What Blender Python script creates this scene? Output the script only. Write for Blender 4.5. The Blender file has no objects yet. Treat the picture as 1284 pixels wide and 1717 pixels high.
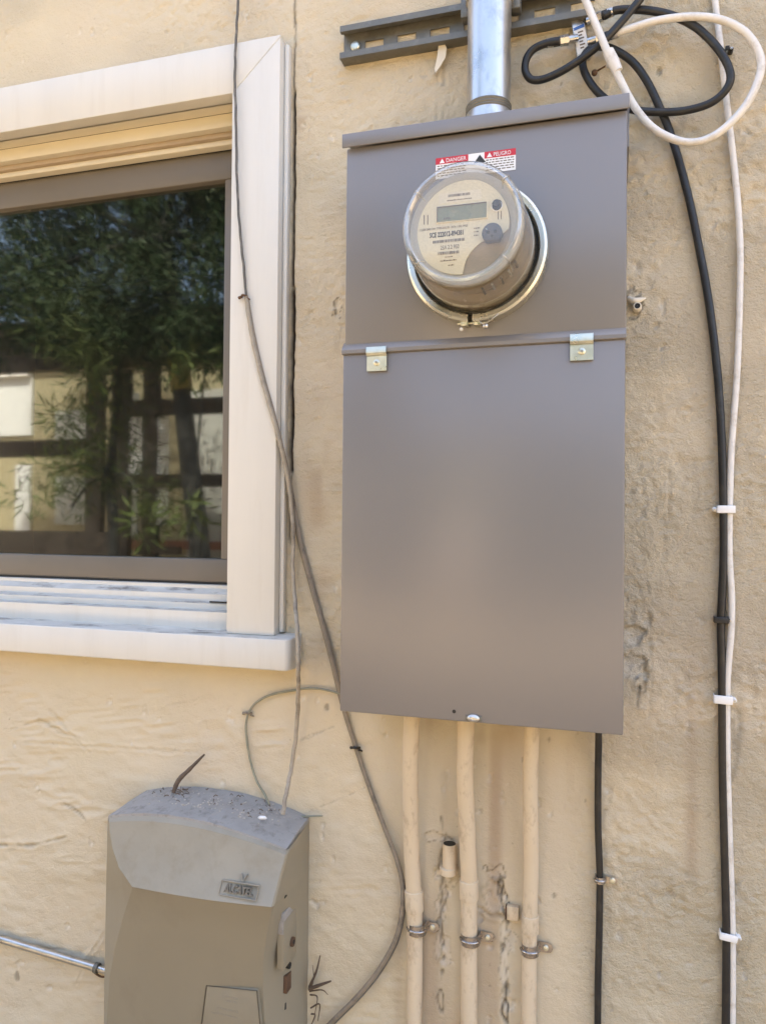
import bpy, bmesh, math, random
import numpy as np
from mathutils import Vector, Matrix
random.seed(7)
scene = bpy.context.scene
COL = scene.collection

# ------------------------------------------------------------------ camera
YAW, PITCH, ROLL = .2934, .0103, .009
CAM = np.array([.3512, -1.0941, .2581]); FPX = 1279.1
_f = np.array([-math.sin(YAW)*math.cos(PITCH), math.cos(YAW)*math.cos(PITCH), math.sin(PITCH)])
_r = np.array([math.cos(YAW), math.sin(YAW), 0.0]); _u = np.cross(_r, _f)
_c, _s = math.cos(ROLL), math.sin(ROLL)
RT, UP = _c*_r + _s*_u, -_s*_r + _c*_u
cam = bpy.data.cameras.new("camera"); camo = bpy.data.objects.new("camera", cam); COL.objects.link(camo)
cam.sensor_fit = 'VERTICAL'; cam.sensor_height = 36; cam.lens = FPX/1717*36
cam.clip_start = .02; cam.clip_end = 500
camo.matrix_world = Matrix(((RT[0], UP[0], -_f[0], CAM[0]), (RT[1], UP[1], -_f[1], CAM[1]),
                            (RT[2], UP[2], -_f[2], CAM[2]), (0, 0, 0, 1)))
scene.camera = camo

def at(px, py, Y):
    """photo pixel -> world point on the plane y = Y"""
    d = _f + RT*(px-642)/FPX - UP*(py-858.5)/FPX
    return CAM + (Y-CAM[1])/d[1]*d
def V(px, py, Y): return tuple(at(px, py, Y))

# ------------------------------------------------------------------ light
ELEV, AZ = math.radians(56), math.radians(18)      # sun high behind the house
w = bpy.data.worlds.new("World"); scene.world = w; w.use_nodes = True
nt = w.node_tree; bg = nt.nodes["Background"]
sky = nt.nodes.new("ShaderNodeTexSky"); sky.sky_type = 'NISHITA'; sky.sun_disc = False
sky.sun_elevation = ELEV; sky.sun_rotation = AZ; sky.dust_density = 6.0; sky.ozone_density = .2; sky.air_density = 1.0
nt.links.new(sky.outputs[0], bg.inputs[0]); bg.inputs[1].default_value = .13
sl = bpy.data.lights.new("sun", 'SUN'); sl.energy = 4.2; sl.angle = math.radians(.53); sl.color = (1, .93, .82)
so = bpy.data.objects.new("sun", sl); COL.objects.link(so)
sd = Vector((math.sin(AZ)*math.cos(ELEV), math.cos(AZ)*math.cos(ELEV), math.sin(ELEV)))
so.rotation_euler = (-sd).to_track_quat('-Z', 'Y').to_euler(); so.location = (0, 3, 8)
vs = scene.view_settings
scene.display_settings.display_device = 'sRGB'
vs.view_transform = 'Standard'; vs.look = 'None'; vs.gamma = 1; vs.use_curve_mapping = False
vs.exposure = 2.82
scene.cycles.max_bounces = 12; scene.cycles.diffuse_bounces = 6; scene.cycles.glossy_bounces = 6
scene.cycles.transparent_max_bounces = 16; scene.cycles.use_denoising = True
scene.cycles.caustics_reflective = False; scene.cycles.caustics_refractive = False

# ------------------------------------------------------------------ materials
def srgb(r, g, b):
    return tuple(((c/255+.055)/1.055)**2.4 if c > 10 else c/255/12.92 for c in (r, g, b))
def mat(name, col, rough=.5, metal=0., var=.12, scale=12., bump=0., bscale=200., spec=.5, col2=None, c2amt=.5,
        c2scale=30., stretch=(1, 1, 1), rvar=.1, coat=0., detail=6):
    m = bpy.data.materials.new(name); m.use_nodes = True
    n, l = m.node_tree.nodes, m.node_tree.links
    p = n["Principled BSDF"]; p.inputs["Metallic"].default_value = metal
    p.inputs["Specular IOR Level"].default_value = spec
    p.inputs["Coat Weight"].default_value = coat
    tc = n.new("ShaderNodeTexCoord"); mp = n.new("ShaderNodeMapping"); mp.inputs["Scale"].default_value = stretch
    l.new(tc.outputs["Object"], mp.inputs[0])
    nz = n.new("ShaderNodeTexNoise"); nz.inputs["Scale"].default_value = scale; nz.inputs["Detail"].default_value = detail
    nz.inputs["Roughness"].default_value = .6
    l.new(mp.outputs[0], nz.inputs["Vector"])
    mr = n.new("ShaderNodeMapRange"); mr.inputs["From Min"].default_value = .25; mr.inputs["From Max"].default_value = .75
    mr.inputs["To Min"].default_value = 1-var; mr.inputs["To Max"].default_value = 1+var
    l.new(nz.outputs["Fac"], mr.inputs["Value"])
    hv = n.new("ShaderNodeVectorMath"); hv.operation = 'SCALE'; hv.inputs[0].default_value = col
    l.new(mr.outputs[0], hv.inputs["Scale"])
    out = hv.outputs[0]
    if col2:
        n2 = n.new("ShaderNodeTexNoise"); n2.inputs["Scale"].default_value = c2scale; n2.inputs["Detail"].default_value = 8
        n2.inputs["Roughness"].default_value = .68
        l.new(mp.outputs[0], n2.inputs["Vector"])
        r2 = n.new("ShaderNodeMapRange"); r2.inputs["From Min"].default_value = .52; r2.inputs["From Max"].default_value = .68
        r2.inputs["To Max"].default_value = c2amt
        l.new(n2.outputs["Fac"], r2.inputs["Value"])
        mx = n.new("ShaderNodeMix"); mx.data_type = 'RGBA'; mx.inputs[7].default_value = (*col2, 1)
        l.new(r2.outputs[0], mx.inputs[0]); l.new(out, mx.inputs[6]); out = mx.outputs[2]
    l.new(out, p.inputs["Base Color"])
    rr = n.new("ShaderNodeMapRange"); rr.inputs["To Min"].default_value = max(rough-rvar, .02); rr.inputs["To Max"].default_value = min(rough+rvar, 1)
    rr.inputs["From Min"].default_value = .3; rr.inputs["From Max"].default_value = .7
    l.new(nz.outputs["Fac"], rr.inputs["Value"]); l.new(rr.outputs[0], p.inputs["Roughness"])
    if bump:
        nb = n.new("ShaderNodeTexNoise"); nb.inputs["Scale"].default_value = bscale; nb.inputs["Detail"].default_value = 4
        l.new(mp.outputs[0], nb.inputs["Vector"])
        b = n.new("ShaderNodeBump"); b.inputs["Strength"].default_value = bump; b.inputs["Distance"].default_value = .002
        l.new(nb.outputs["Fac"], b.inputs["Height"]); l.new(b.outputs[0], p.inputs["Normal"])
    return m
def clear_mat(name, tint, refl, rough=.03, f0pow=True, haze=0., hazecol=(.6, .55, .45)):
    """thin clear sheet: straight-through transparency, Fresnel-weighted gloss, a patchy diffuse haze"""
    m = bpy.data.materials.new(name); m.use_nodes = True
    n, l = m.node_tree.nodes, m.node_tree.links; n.remove(n["Principled BSDF"])
    tr = n.new("ShaderNodeBsdfTransparent"); tr.inputs[0].default_value = (*tint, 1)
    gl = n.new("ShaderNodeBsdfGlossy"); gl.inputs["Roughness"].default_value = rough; gl.inputs[0].default_value = (1, 1, 1, 1)
    lw = n.new("ShaderNodeLayerWeight"); lw.inputs[0].default_value = .5
    pw = n.new("ShaderNodeMath"); pw.operation = 'POWER'; pw.inputs[1].default_value = 4
    l.new(lw.outputs["Facing"], pw.inputs[0])
    ma = n.new("ShaderNodeMath"); ma.operation = 'MULTIPLY_ADD'; ma.inputs[1].default_value = 1-refl; ma.inputs[2].default_value = refl
    ma.use_clamp = True
    l.new(pw.outputs[0], ma.inputs[0])
    first = tr.outputs[0]
    if haze:
        df = n.new("ShaderNodeBsdfDiffuse"); df.inputs[0].default_value = (*hazecol, 1)
        nz = n.new("ShaderNodeTexNoise"); nz.inputs["Scale"].default_value = 35; nz.inputs["Detail"].default_value = 6
        mh = n.new("ShaderNodeMath"); mh.operation = 'MULTIPLY'; mh.inputs[1].default_value = haze*2
        l.new(nz.outputs["Fac"], mh.inputs[0])
        h = n.new("ShaderNodeMixShader"); l.new(mh.outputs[0], h.inputs[0]); l.new(first, h.inputs[1]); l.new(df.outputs[0], h.inputs[2])
        first = h.outputs[0]
    mx = n.new("ShaderNodeMixShader"); l.new(ma.outputs[0], mx.inputs[0]); l.new(first, mx.inputs[1]); l.new(gl.outputs[0], mx.inputs[2])
    l.new(mx.outputs[0], n["Material Output"].inputs[0])
    return m

def stucco_mat():
    m = mat("stucco_paint", (.635, .555, .405), .88, var=.07, scale=5., spec=.25, rvar=.06)
    n, l = m.node_tree.nodes, m.node_tree.links; p = n["Principled BSDF"]
    src = p.inputs["Base Color"].links[0].from_socket
    tc = [x for x in n if x.type == 'TEX_COORD'][0]
    def mixin(src, attr_or_fac, col, amt=1.):
        mx = n.new("ShaderNodeMix"); mx.data_type = 'RGBA'; mx.inputs[7].default_value = (*col, 1)
        l.new(attr_or_fac, mx.inputs[0]); l.new(src, mx.inputs[6]); return mx.outputs[2]
    def attr(nm):
        a = n.new("ShaderNodeAttribute"); a.attribute_name = nm; return a.outputs["Fac"]
    # warm / chalky patchiness of the old paint
    pn = n.new("ShaderNodeTexNoise"); pn.inputs["Scale"].default_value = 2.4; pn.inputs["Detail"].default_value = 5
    l.new(tc.outputs["Object"], pn.inputs["Vector"])
    pr = n.new("ShaderNodeMapRange"); pr.inputs["From Min"].default_value = .4; pr.inputs["From Max"].default_value = .72; pr.inputs["To Max"].default_value = .55
    l.new(pn.outputs["Fac"], pr.inputs["Value"])
    src = mixin(src, pr.outputs[0], (.61, .515, .40))
    # grime specks
    sn = n.new("ShaderNodeTexNoise"); sn.inputs["Scale"].default_value = 75; sn.inputs["Detail"].default_value = 3
    l.new(tc.outputs["Object"], sn.inputs["Vector"])
    sr = n.new("ShaderNodeMapRange"); sr.inputs["From Min"].default_value = .70; sr.inputs["From Max"].default_value = .80; sr.inputs["To Max"].default_value = .45
    l.new(sn.outputs["Fac"], sr.inputs["Value"])
    src = mixin(src, sr.outputs[0], (.22, .15, .09))
    src = mixin(src, attr("bare"), (.70, .64, .53))
    src = mixin(src, attr("stain_shade"), (.36, .24, .15))
    src = mixin(src, attr("dirt"), (.035, .025, .017))
    l.new(src, p.inputs["Base Color"])
    # fine grit relief; weaker where the wall is trowelled smooth
    mpb = n.new("ShaderNodeMapping"); mpb.inputs["Rotation"].default_value = (0, .45, 0); mpb.inputs["Scale"].default_value = (.92, 1, 1.12); l.new(tc.outputs["Object"], mpb.inputs[0])
    b1 = n.new("ShaderNodeTexNoise"); b1.inputs["Scale"].default_value = 165; b1.inputs["Detail"].default_value = 7; b1.inputs["Roughness"].default_value = .7; b1.inputs["Distortion"].default_value = .35
    l.new(mpb.outputs[0], b1.inputs["Vector"])
    b2 = n.new("ShaderNodeTexNoise"); b2.inputs["Scale"].default_value = 430; b2.inputs["Detail"].default_value = 3; l.new(tc.outputs["Object"], b2.inputs["Vector"])
    ad = n.new("ShaderNodeMath"); ad.operation = 'MULTIPLY_ADD'; ad.inputs[1].default_value = .38; l.new(b2.outputs["Fac"], ad.inputs[0]); l.new(b1.outputs["Fac"], ad.inputs[2])
    gm = n.new("ShaderNodeMath"); gm.operation = 'MULTIPLY'; l.new(ad.outputs[0], gm.inputs[0]); l.new(attr("grit"), gm.inputs[1])
    bb = n.new("ShaderNodeBump"); bb.inputs["Strength"].default_value = 1.0; bb.inputs["Distance"].default_value = .0052
    l.new(gm.outputs[0], bb.inputs["Height"]); l.new(bb.outputs[0], p.inputs["Normal"])
    return m

M = {}
M['stucco'] = stucco_mat()
M['white'] = mat("white_trim_paint", (.645, .63, .585), .45, var=.03, scale=6, bump=.09, bscale=60, stretch=(3, 3, .3), col2=(.46, .40, .31), c2amt=.14, c2scale=11)
M['white_side'] = M['white']
M['sill_top'] = mat("weathered_sill_paint", (.56, .54, .49), .7, var=.2, scale=40, bump=.4, bscale=150, col2=(.15, .13, .11), c2amt=.9, c2scale=38, stretch=(.35, 1, 1))
M['cream_wood'] = mat("cream_jamb_paint", (.66, .60, .47), .5, var=.05, scale=10)
M['tan_wood'] = mat("tan_stop_paint", (.42, .33, .23), .55, var=.08, scale=10)
M['sash'] = mat("bronze_sash", (.165, .145, .120), .42, var=.06, scale=8, metal=.0, spec=.4)
M['seal'] = mat("black_rubber", (.012, .012, .012), .6, var=.1)
M['glass'] = clear_mat("window_glass", (.55, .58, .52), .115, .032, haze=.012, hazecol=(.5, .5, .42))
M['grey'] = mat("grey_enclosure_paint", (.182, .169, .163), .32, var=.02, scale=4, spec=.85, rvar=.02, detail=1, stretch=(1, 1, .5))
M['grey_edge'] = M['grey']
M['zinc'] = mat("zinc_plate", (.62, .62, .52), .33, metal=.85, var=.15, scale=60, bump=.1, bscale=200)
M['ring'] = mat("yellow_zinc_ring", (.62, .62, .55), .3, metal=.9, var=.1, scale=30)
M['galv'] = mat("galvanised_steel", (.56, .55, .53), .34, metal=.95, var=.16, scale=26, bump=.10, bscale=28, stretch=(1, 1, .5), col2=(.28, .29, .31), c2amt=.5, c2scale=40)
M['steel_dull'] = mat("dull_strut_steel", (.165, .16, .14), .5, metal=.45, var=.2, scale=35, bump=.15, bscale=220, col2=(.28, .27, .24), c2amt=.4, c2scale=60)
M['strap'] = mat("strap_steel", (.40, .37, .35), .28, metal=.95, var=.15, scale=60)
M['rust'] = mat("rusty_steel", (.13, .075, .045), .75, metal=.3, var=.25, scale=120, bump=.4, bscale=400)
M['pipe'] = mat("cream_painted_pipe", (.63, .52, .37), .55, var=.06, scale=14, bump=.10, bscale=120, stretch=(1, 1, .5), col2=(.30, .21, .13), c2amt=.55, c2scale=55)
M['black'] = mat("black_cable_jacket", (.011, .011, .012), .45, var=.15, scale=40, col2=(.05, .045, .038), c2amt=.5, c2scale=45)
M['whitecable'] = mat("white_cable_jacket", (.68, .66, .63), .45, var=.05, scale=30, col2=(.42, .36, .29), c2amt=.6, c2scale=50)
M['oldwire'] = mat("weathered_grey_wire", (.25, .21, .16), .7, var=.2, scale=70, bump=.3, bscale=300, col2=(.10, .085, .07), c2amt=.8, c2scale=32)
M['oldwire2'] = mat("bleached_wire", (.36, .315, .25), .7, var=.2, scale=70, bump=.3, bscale=300, col2=(.13, .11, .09), c2amt=.8, c2scale=28)
M['darkwire'] = mat("dark_aged_wire", (.10, .095, .085), .65, var=.25, scale=60, col2=(.28, .26, .23), c2amt=.6, c2scale=40)
M['greenwire'] = mat("faded_green_wire", (.25, .25, .19), .6, var=.25, scale=40, col2=(.42, .33, .22), c2amt=.9, c2scale=14)
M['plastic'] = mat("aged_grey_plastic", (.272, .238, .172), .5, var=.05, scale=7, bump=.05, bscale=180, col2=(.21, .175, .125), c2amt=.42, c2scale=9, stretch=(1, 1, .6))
M['plastic_hood'] = mat('lighter_grey_plastic', (.29, .264, .208), .6, var=.10, scale=14, bump=.06, bscale=180, col2=(.22, .185, .125), c2amt=.5, c2scale=16)
M['plastic_top'] = mat("dusty_grey_plastic", (.31, .295, .275), .75, var=.12, scale=45, bump=.3, bscale=150, col2=(.15, .135, .115), c2amt=.6, c2scale=70)
M['plastic_side'] = M['plastic']
M['ink'] = mat("dark_ink", (.03, .03, .03), .6, var=.1)
M['ink_brown'] = mat("faded_brown_ink", (.16, .13, .10), .6, var=.1)
M['paper'] = mat("white_label_vinyl", (.80, .80, .80), .4, var=.02)
M['red'] = mat("red_label_ink", (.50, .022, .035), .4, var=.05)
M['blue'] = mat("blue_label_ink", (.05, .14, .45), .4, var=.05)
M['face'] = mat("cream_meter_face", (.71, .67, .50), .5, var=.03, scale=15)
M['module'] = mat("brown_grey_meter_module", (.29, .255, .205), .45, var=.12, scale=18)
M['liner'] = mat("pale_grey_meter_liner", (.40, .40, .37), .5, var=.05)
M['lcd'] = mat("grey_green_lcd", (.20, .225, .145), .25, var=.05, scale=30)
M['dark_plastic'] = mat("dark_grey_plastic", (.075, .075, .085), .45, var=.1)
M['cover'] = clear_mat("clear_meter_cover", (.92, .90, .86), .05, .09, haze=.11, hazecol=(.66, .62, .54))
M['rim'] = clear_mat("clear_cover_rim", (.86, .86, .85), .16, .10, haze=.20, hazecol=(.78, .78, .75))
M['nickel'] = mat("nickel_connector", (.55, .54, .52), .3, metal=.95, var=.1, scale=80)
M['twig'] = mat("dry_twig_bark", (.115, .082, .058), .85, var=.3, scale=150, bump=.4, bscale=400)
M['flake'] = mat("peeling_paint", (.72, .66, .55), .8, var=.1)
M['crumb'] = mat('pale_crumbs', (.42, .39, .34), .9, var=.5, scale=300)
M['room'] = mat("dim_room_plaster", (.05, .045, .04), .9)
M['roofing'] = mat("brown_roof_shingle", (.14, .11, .09), .9, bump=.4, bscale=60)
M['paving'] = mat("brownish_concrete", (.31, .232, .14), .9, var=.15, scale=1.5, bump=.3, bscale=30)
M['shed_wall'] = mat("cream_shed_boards", (.31, .28, .17), .8, var=.08, scale=3)
M['shed_white'] = mat("white_barge_board", (.75, .74, .72), .6, var=.04)
M['shed_grey'] = mat("pale_grey_door", (.36, .37, .34), .7, var=.08, scale=5)
M['timber'] = mat("dark_stained_timber", (.028, .021, .015), .75, var=.25, scale=20, stretch=(1, 1, .2))
M['lattice'] = mat("white_lattice_paint", (.58, .60, .59), .7, var=.05)
M['bark'] = mat("dark_tree_bark", (.011, .012, .011), .9, var=.3, scale=18, bump=.6, bscale=60)
M['yellow'] = mat("yellow_trunk_wrap", (.13, .10, .015), .7, var=.1)
M['brick'] = mat("red_brown_brick", (.21, .09, .055), .85, var=.2, scale=20)
def leaf_mat(name, c):
    m = mat(name, c, .6, var=.35, scale=9, spec=.15)
    return m
M['leaf'] = leaf_mat("needle_green", (.052, .072, .020)); M['leaf2'] = leaf_mat("deep_leaf_green", (.018, .033, .011))

# ------------------------------------------------------------------ object helpers
def props(o, label=None, cat=None, group=None, kind=None):
    if label: o["label"] = label
    if cat: o["category"] = cat
    if group: o["group"] = group
    if kind: o["kind"] = kind
    return o
def thing(name, label, cat, loc=(0, 0, 0), group=None):
    o = bpy.data.objects.new(name, None); COL.objects.link(o); o.location = loc; o.empty_display_size = .05
    o["_ox"] = tuple(float(v) for v in loc)
    return props(o, label, cat, group)
def org(parent):
    return Vector(parent["_ox"]) if parent is not None else Vector((0, 0, 0))
def link(name, me, m, parent=None, origin=None):
    """me holds world coordinates; shift them so the origin sits at the parent's (or given) point"""
    o0 = org(parent) if parent is not None else Vector(origin if origin is not None else (0, 0, 0))
    me.transform(Matrix.Translation(-o0))
    if m is not None and not me.materials:
        me.materials.append(m)
    o = bpy.data.objects.new(name, me); COL.objects.link(o)
    o["_ox"] = tuple(o0)
    if parent is not None: o.parent = parent
    else: o.location = o0
    return o
def from_bm(name, bm, m, parent=None, origin=None, smooth=False, angle=None):
    bm.faces.index_update(); bmesh.ops.recalc_face_normals(bm, faces=bm.faces)
    me = bpy.data.meshes.new(name); bm.to_mesh(me); bm.free()
    if smooth or angle:
        for p in me.polygons: p.use_smooth = True
        if angle: me.set_sharp_from_angle(angle=math.radians(angle))
    return link(name, me, m, parent, origin)
def bm_box(bm, x0, x1, y0, y1, z0, z1, bev=0., seg=2):
    g = bmesh.ops.create_cube(bm, size=1)
    vs_ = g["verts"]
    for v in vs_:
        v.co = Vector(((x0+x1)/2 + v.co.x*(x1-x0), (y0+y1)/2 + v.co.y*(y1-y0), (z0+z1)/2 + v.co.z*(z1-z0)))
    if bev:
        es = list({e for v in vs_ for e in v.link_edges})
        bmesh.ops.bevel(bm, geom=es, offset=bev, segments=seg, affect='EDGES', profile=.5)
def box(name, x0, x1, y0, y1, z0, z1, m, parent=None, bev=0., origin=None, seg=2):
    bm = bmesh.new(); bm_box(bm, x0, x1, y0, y1, z0, z1, bev, seg)
    return from_bm(name, bm, m, parent, origin, angle=40 if bev else None)
def spline(pts, n=8):
    P = [np.array(p, float) for p in pts]
    if len(P) < 3: return P
    P = [2*P[0]-P[1]] + P + [2*P[-1]-P[-2]]
    out = []
    for i in range(1, len(P)-2):
        a, b, c, d = P[i-1:i+3]
        for k in range(n):
            t = k/n
            out.append(.5*((2*b)+(-a+c)*t+(2*a-5*b+4*c-d)*t*t+(-a+3*b-3*c+d)*t**3))
    out.append(P[-2]); return out
def bm_tube(bm, pts, rad, seg=12, flat=1., cap=True, jit=0.):
    pts = [Vector([float(c) for c in p]) for p in pts]; n = len(pts)
    T = [(pts[min(i+1, n-1)]-pts[max(i-1, 0)]).normalized() for i in range(n)]
    ref = Vector((0, 1, 0)) if abs(T[0].y) < .9 else Vector((0, 0, 1))
    N = (ref - T[0]*ref.dot(T[0])).normalized(); rings = []
    for i in range(n):
        if i:
            N = N - T[i]*N.dot(T[i]); N = N.normalized() if N.length > 1e-6 else ref
        B = T[i].cross(N)
        r = float(rad[i]) if hasattr(rad, '__len__') else float(rad)
        r *= 1 + random.uniform(-jit, jit)
        rings.append([bm.verts.new(pts[i] + r*(math.cos(2*math.pi*k/seg)*N*flat + math.sin(2*math.pi*k/seg)*B)) for k in range(seg)])
    for i in range(n-1):
        for k in range(seg):
            bm.faces.new((rings[i][k], rings[i][(k+1) % seg], rings[i+1][(k+1) % seg], rings[i+1][k]))
    if cap:
        bm.faces.new(rings[0][::-1]); bm.faces.new(rings[-1])
def tube(name, pts, rad, m, parent=None, seg=12, n=8, flat=1., origin=None, jit=0., wob=0.):
    P = spline(pts, n) if n else pts
    if hasattr(rad, '__len__'):
        xs = np.linspace(0, len(rad)-1, len(P)); rad = list(np.interp(xs, range(len(rad)), rad))
    if wob:
        ph = random.random()*9
        P = [np.array(p)+wob*np.array((math.sin(i*1.3+ph)*math.sin(i*.37), .3*math.sin(i*.9), 0)) for i, p in enumerate(P)]
    bm = bmesh.new(); bm_tube(bm, P, rad, seg, flat, jit=jit)
    return from_bm(name, bm, m, parent, origin if (parent or origin is not None) else P[0], angle=50)
def bm_lathe(bm, prof, c, seg=64, closed=False, a0=0., a1=2*math.pi):
    """profile of (radius, y) turned about the line through c parallel to the y axis"""
    full = abs(a1-a0-2*math.pi) < 1e-6; na = seg if full else seg+1
    R_ = [[bm.verts.new((c[0]+r*math.cos(a0+(a1-a0)*k/seg), y, c[1]+r*math.sin(a0+(a1-a0)*k/seg))) for k in range(na)] for r, y in prof]
    for i in range(len(prof)-(0 if closed else 1)):
        A, B = R_[i], R_[(i+1) % len(prof)]
        for k in range(seg):
            k2 = (k+1) % na
            try: bm.faces.new((A[k], A[k2], B[k2], B[k]))
            except ValueError: pass
    return R_
def lathe(name, prof, c, m, parent=None, seg=64, closed=False, a0=0., a1=2*math.pi, cap=False, angle=35):
    bm = bmesh.new(); R_ = bm_lathe(bm, prof, c, seg, closed, a0, a1)
    if cap: bm.faces.new(R_[-1]); bm.faces.new(R_[0])
    return from_bm(name, bm, m, parent, angle=angle)
def extrude_poly(name, poly, y0, y1, m, parent=None, bev=0., origin=None):
    """polygon of (x, z) given thickness from y0 to y1"""
    bm = bmesh.new()
    f = bm.faces.new([bm.verts.new((x, y0, z)) for x, z in poly])
    r = bmesh.ops.extrude_face_region(bm, geom=[f])
    for v in r["geom"]:
        if isinstance(v, bmesh.types.BMVert): v.co.y = y1
    if bev: bmesh.ops.bevel(bm, geom=list(bm.edges), offset=bev, segments=2, affect='EDGES', profile=.5)
    return from_bm(name, bm, m, parent, origin, angle=40 if bev else None)
def text(name, s, x, z, Y, size, m, parent, ext=.0002, sx=1., align='LEFT', slope=0., bold=0.):
    cu = bpy.data.curves.new(name, 'FONT'); cu.body = s; cu.size = size; cu.extrude = ext; cu.align_x = align; cu.resolution_u = 3; cu.offset = bold
    t = bpy.data.objects.new(name, cu); COL.objects.link(t)
    bpy.context.view_layer.update()
    me = bpy.data.meshes.new_from_object(t.evaluated_get(bpy.context.evaluated_depsgraph_get()))
    bpy.data.objects.remove(t); bpy.data.curves.remove(cu)
    for v in me.vertices:
        lx, ly, lz = v.co; v.co = (x+lx*sx, Y-lz, z+ly+slope*lx)
    me.materials.clear()
    return link(name, me, m, parent)

# ------------------------------------------------------------------ the setting: ground
GZ = -1.02
def yard():
    bm = bmesh.new(); v = [bm.verts.new(p) for p in ((-60, -60, GZ), (60, -60, GZ), (60, 60, GZ), (-60, 60, GZ))]; bm.faces.new(v)
    props(from_bm("ground", bm, M['paving']), "brownish concrete yard in front of the house", kind="structure")
yard()

# ------------------------------------------------------------------ the house
house = thing("house", "cream stucco house wall with a white trimmed window", "house", (0, 0, GZ))
GX0, GX1, GZ0, GZ1, ST = -.86, .74, -.68, 1.24, .0026
WX0, WX1, WZ0, WZ1 = -1.36, -.205, .062, .935            # window opening
nx, nz = int((GX1-GX0)/ST)+1, int((GZ1-GZ0)/ST)+1
xs, zs = np.linspace(GX0, GX1, nx), np.linspace(GZ0, GZ1, nz)
X, Z = np.meshgrid(xs, zs)
rng = np.random.default_rng(5)
def vn(X, Z, wx, wz, rot=0.):
    if rot:
        X, Z = X*math.cos(rot)+Z*math.sin(rot), -X*math.sin(rot)+Z*math.cos(rot)
    u, v = X/wx+1000.37, Z/wz+1000.71
    iu, iv = np.floor(u).astype(int), np.floor(v).astype(int); fu, fv = u-iu, v-iv
    fu = fu*fu*fu*(fu*(fu*6-15)+10); fv = fv*fv*fv*(fv*(fv*6-15)+10)
    L = rng.random((997, 991))
    g = lambda a, b: L[a % 997, b % 991]
    return (g(iu, iv)*(1-fu)*(1-fv)+g(iu+1, iv)*fu*(1-fv)+g(iu, iv+1)*(1-fu)*fv+g(iu+1, iv+1)*fu*fv)*2-1
def sstep(a, b, x):
    t = np.clip((x-a)/(b-a), 0, 1); return t*t*(3-2*t)
def line_d(pts):
    D = np.full(X.shape, 9.); P = np.array(pts)
    for (ax, az), (bx, bz) in zip(P[:-1], P[1:]):
        dx, dz = bx-ax, bz-az; t = np.clip(((X-ax)*dx+(Z-az)*dz)/(dx*dx+dz*dz+1e-12), 0, 1)
        D = np.minimum(D, np.hypot(X-ax-t*dx, Z-az-t*dz))
    return D
def wl(*px): return [(at(a, b, 0)[0], at(a, b, 0)[2]) for a, b in px]
warp = vn(X, Z, .010, .010)*.0022 + vn(X, Z, .03, .03)*.004
right = sstep(.30, .42, X); below = sstep(.06, -.01, Z)*sstep(.12, -.02, X)     # rough right-hand field, smoother field under the window
chan = sstep(.035, .07, X)*sstep(.315, .28, X)*sstep(.0, -.05, Z)               # strip behind the three conduits
gap = sstep(-.11, -.10, X)*sstep(.02, -.02, X)*sstep(0., .06, Z)                # strip between casing and enclosure
rough = np.clip((.75+.55*vn(X, Z, .13, .09))*(.62+.5*right-.42*below-.46*chan-.10*gap), .08, 1.2)
lump = 1-np.abs(vn(X, Z, .0105, .0080, .5)); lump2 = vn(X, Z, .0075, .0062, -.3)
Hh = .0016*vn(X, Z, .16, .12) + .0009*vn(X, Z, .06, .04)
Hh += rough*1.25*(.0013*(lump-.5) + .0011*lump2 + .0011*vn(X, Z, .022, .015, .35) + .0006*vn(X, Z, .006, .006))
tro = np.clip(vn(X, Z, .11, .05), 0, 1)
Hh += below*tro*.0024*(1-2*np.abs(vn(X, Z, .05, .011, .15))) + below*.0009*vn(X, Z, .02, .012)
Hh += chan*(.0009*vn(X, Z, .014, .5)+.0004*vn(X, Z, .02, .03)) + gap*.0009*vn(X, Z, .02, .006)
streak = right*sstep(.25, .0, Z)*.0006*vn(X, Z, .012, .13); Hh += streak
dirt = np.zeros(X.shape); bare = np.zeros(X.shape); stain_shade = np.zeros(X.shape)
def crack(pts, w_, depth, dirt_=.8, rim=0., wp=1.):
    global Hh, dirt
    d = np.abs(line_d(pts)+warp*wp*.6); e = np.exp(-(d/w_)**2)
    Hh -= depth*e; dirt = np.maximum(dirt, dirt_*e)
    if rim: Hh += rim*np.exp(-((d-2.4*w_)/(1.4*w_))**2)
def patch(c, rx, rz, depth, bare_=.7, edge=.2, nz_=.012, dirt_=0.):
    """a shallow flaked-off area with a broken edge"""
    global Hh, bare, dirt
    q = np.hypot((X-c[0])/rx, (Z-c[1])/rz)+.55*vn(X, Z, nz_, nz_)+.25*vn(X, Z, nz_*.5, nz_*.5)
    k = sstep(1.0, 1.0-edge, q); Hh -= depth*k; bare = np.maximum(bare, bare_*k)
    Hh += .0009*np.exp(-((q-1.08)/.14)**2)
    if dirt_: dirt = np.maximum(dirt, dirt_*np.exp(-((q-.98)/.10)**2))
# dark open joint beside the window casing
jx = -.1305
for (za, zb, wd, dp, dt) in ((.62, .93, .0027, .007, 1.), (.33, .62, .0037, .010, 1.), (.93, 1.02, .0014, .003, .7), (1.02, 1.25, .0014, .0025, .7), (.22, .33, .0016, .004, .8)):
    k = sstep(za-.006, za+.006, Z)*sstep(zb+.006, zb-.006, Z); d = np.abs(X-jx+warp*.25)
    e = np.exp(-(d/wd)**4)*k; Hh -= dp*e; dirt = np.maximum(dirt, dt*e)
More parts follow.
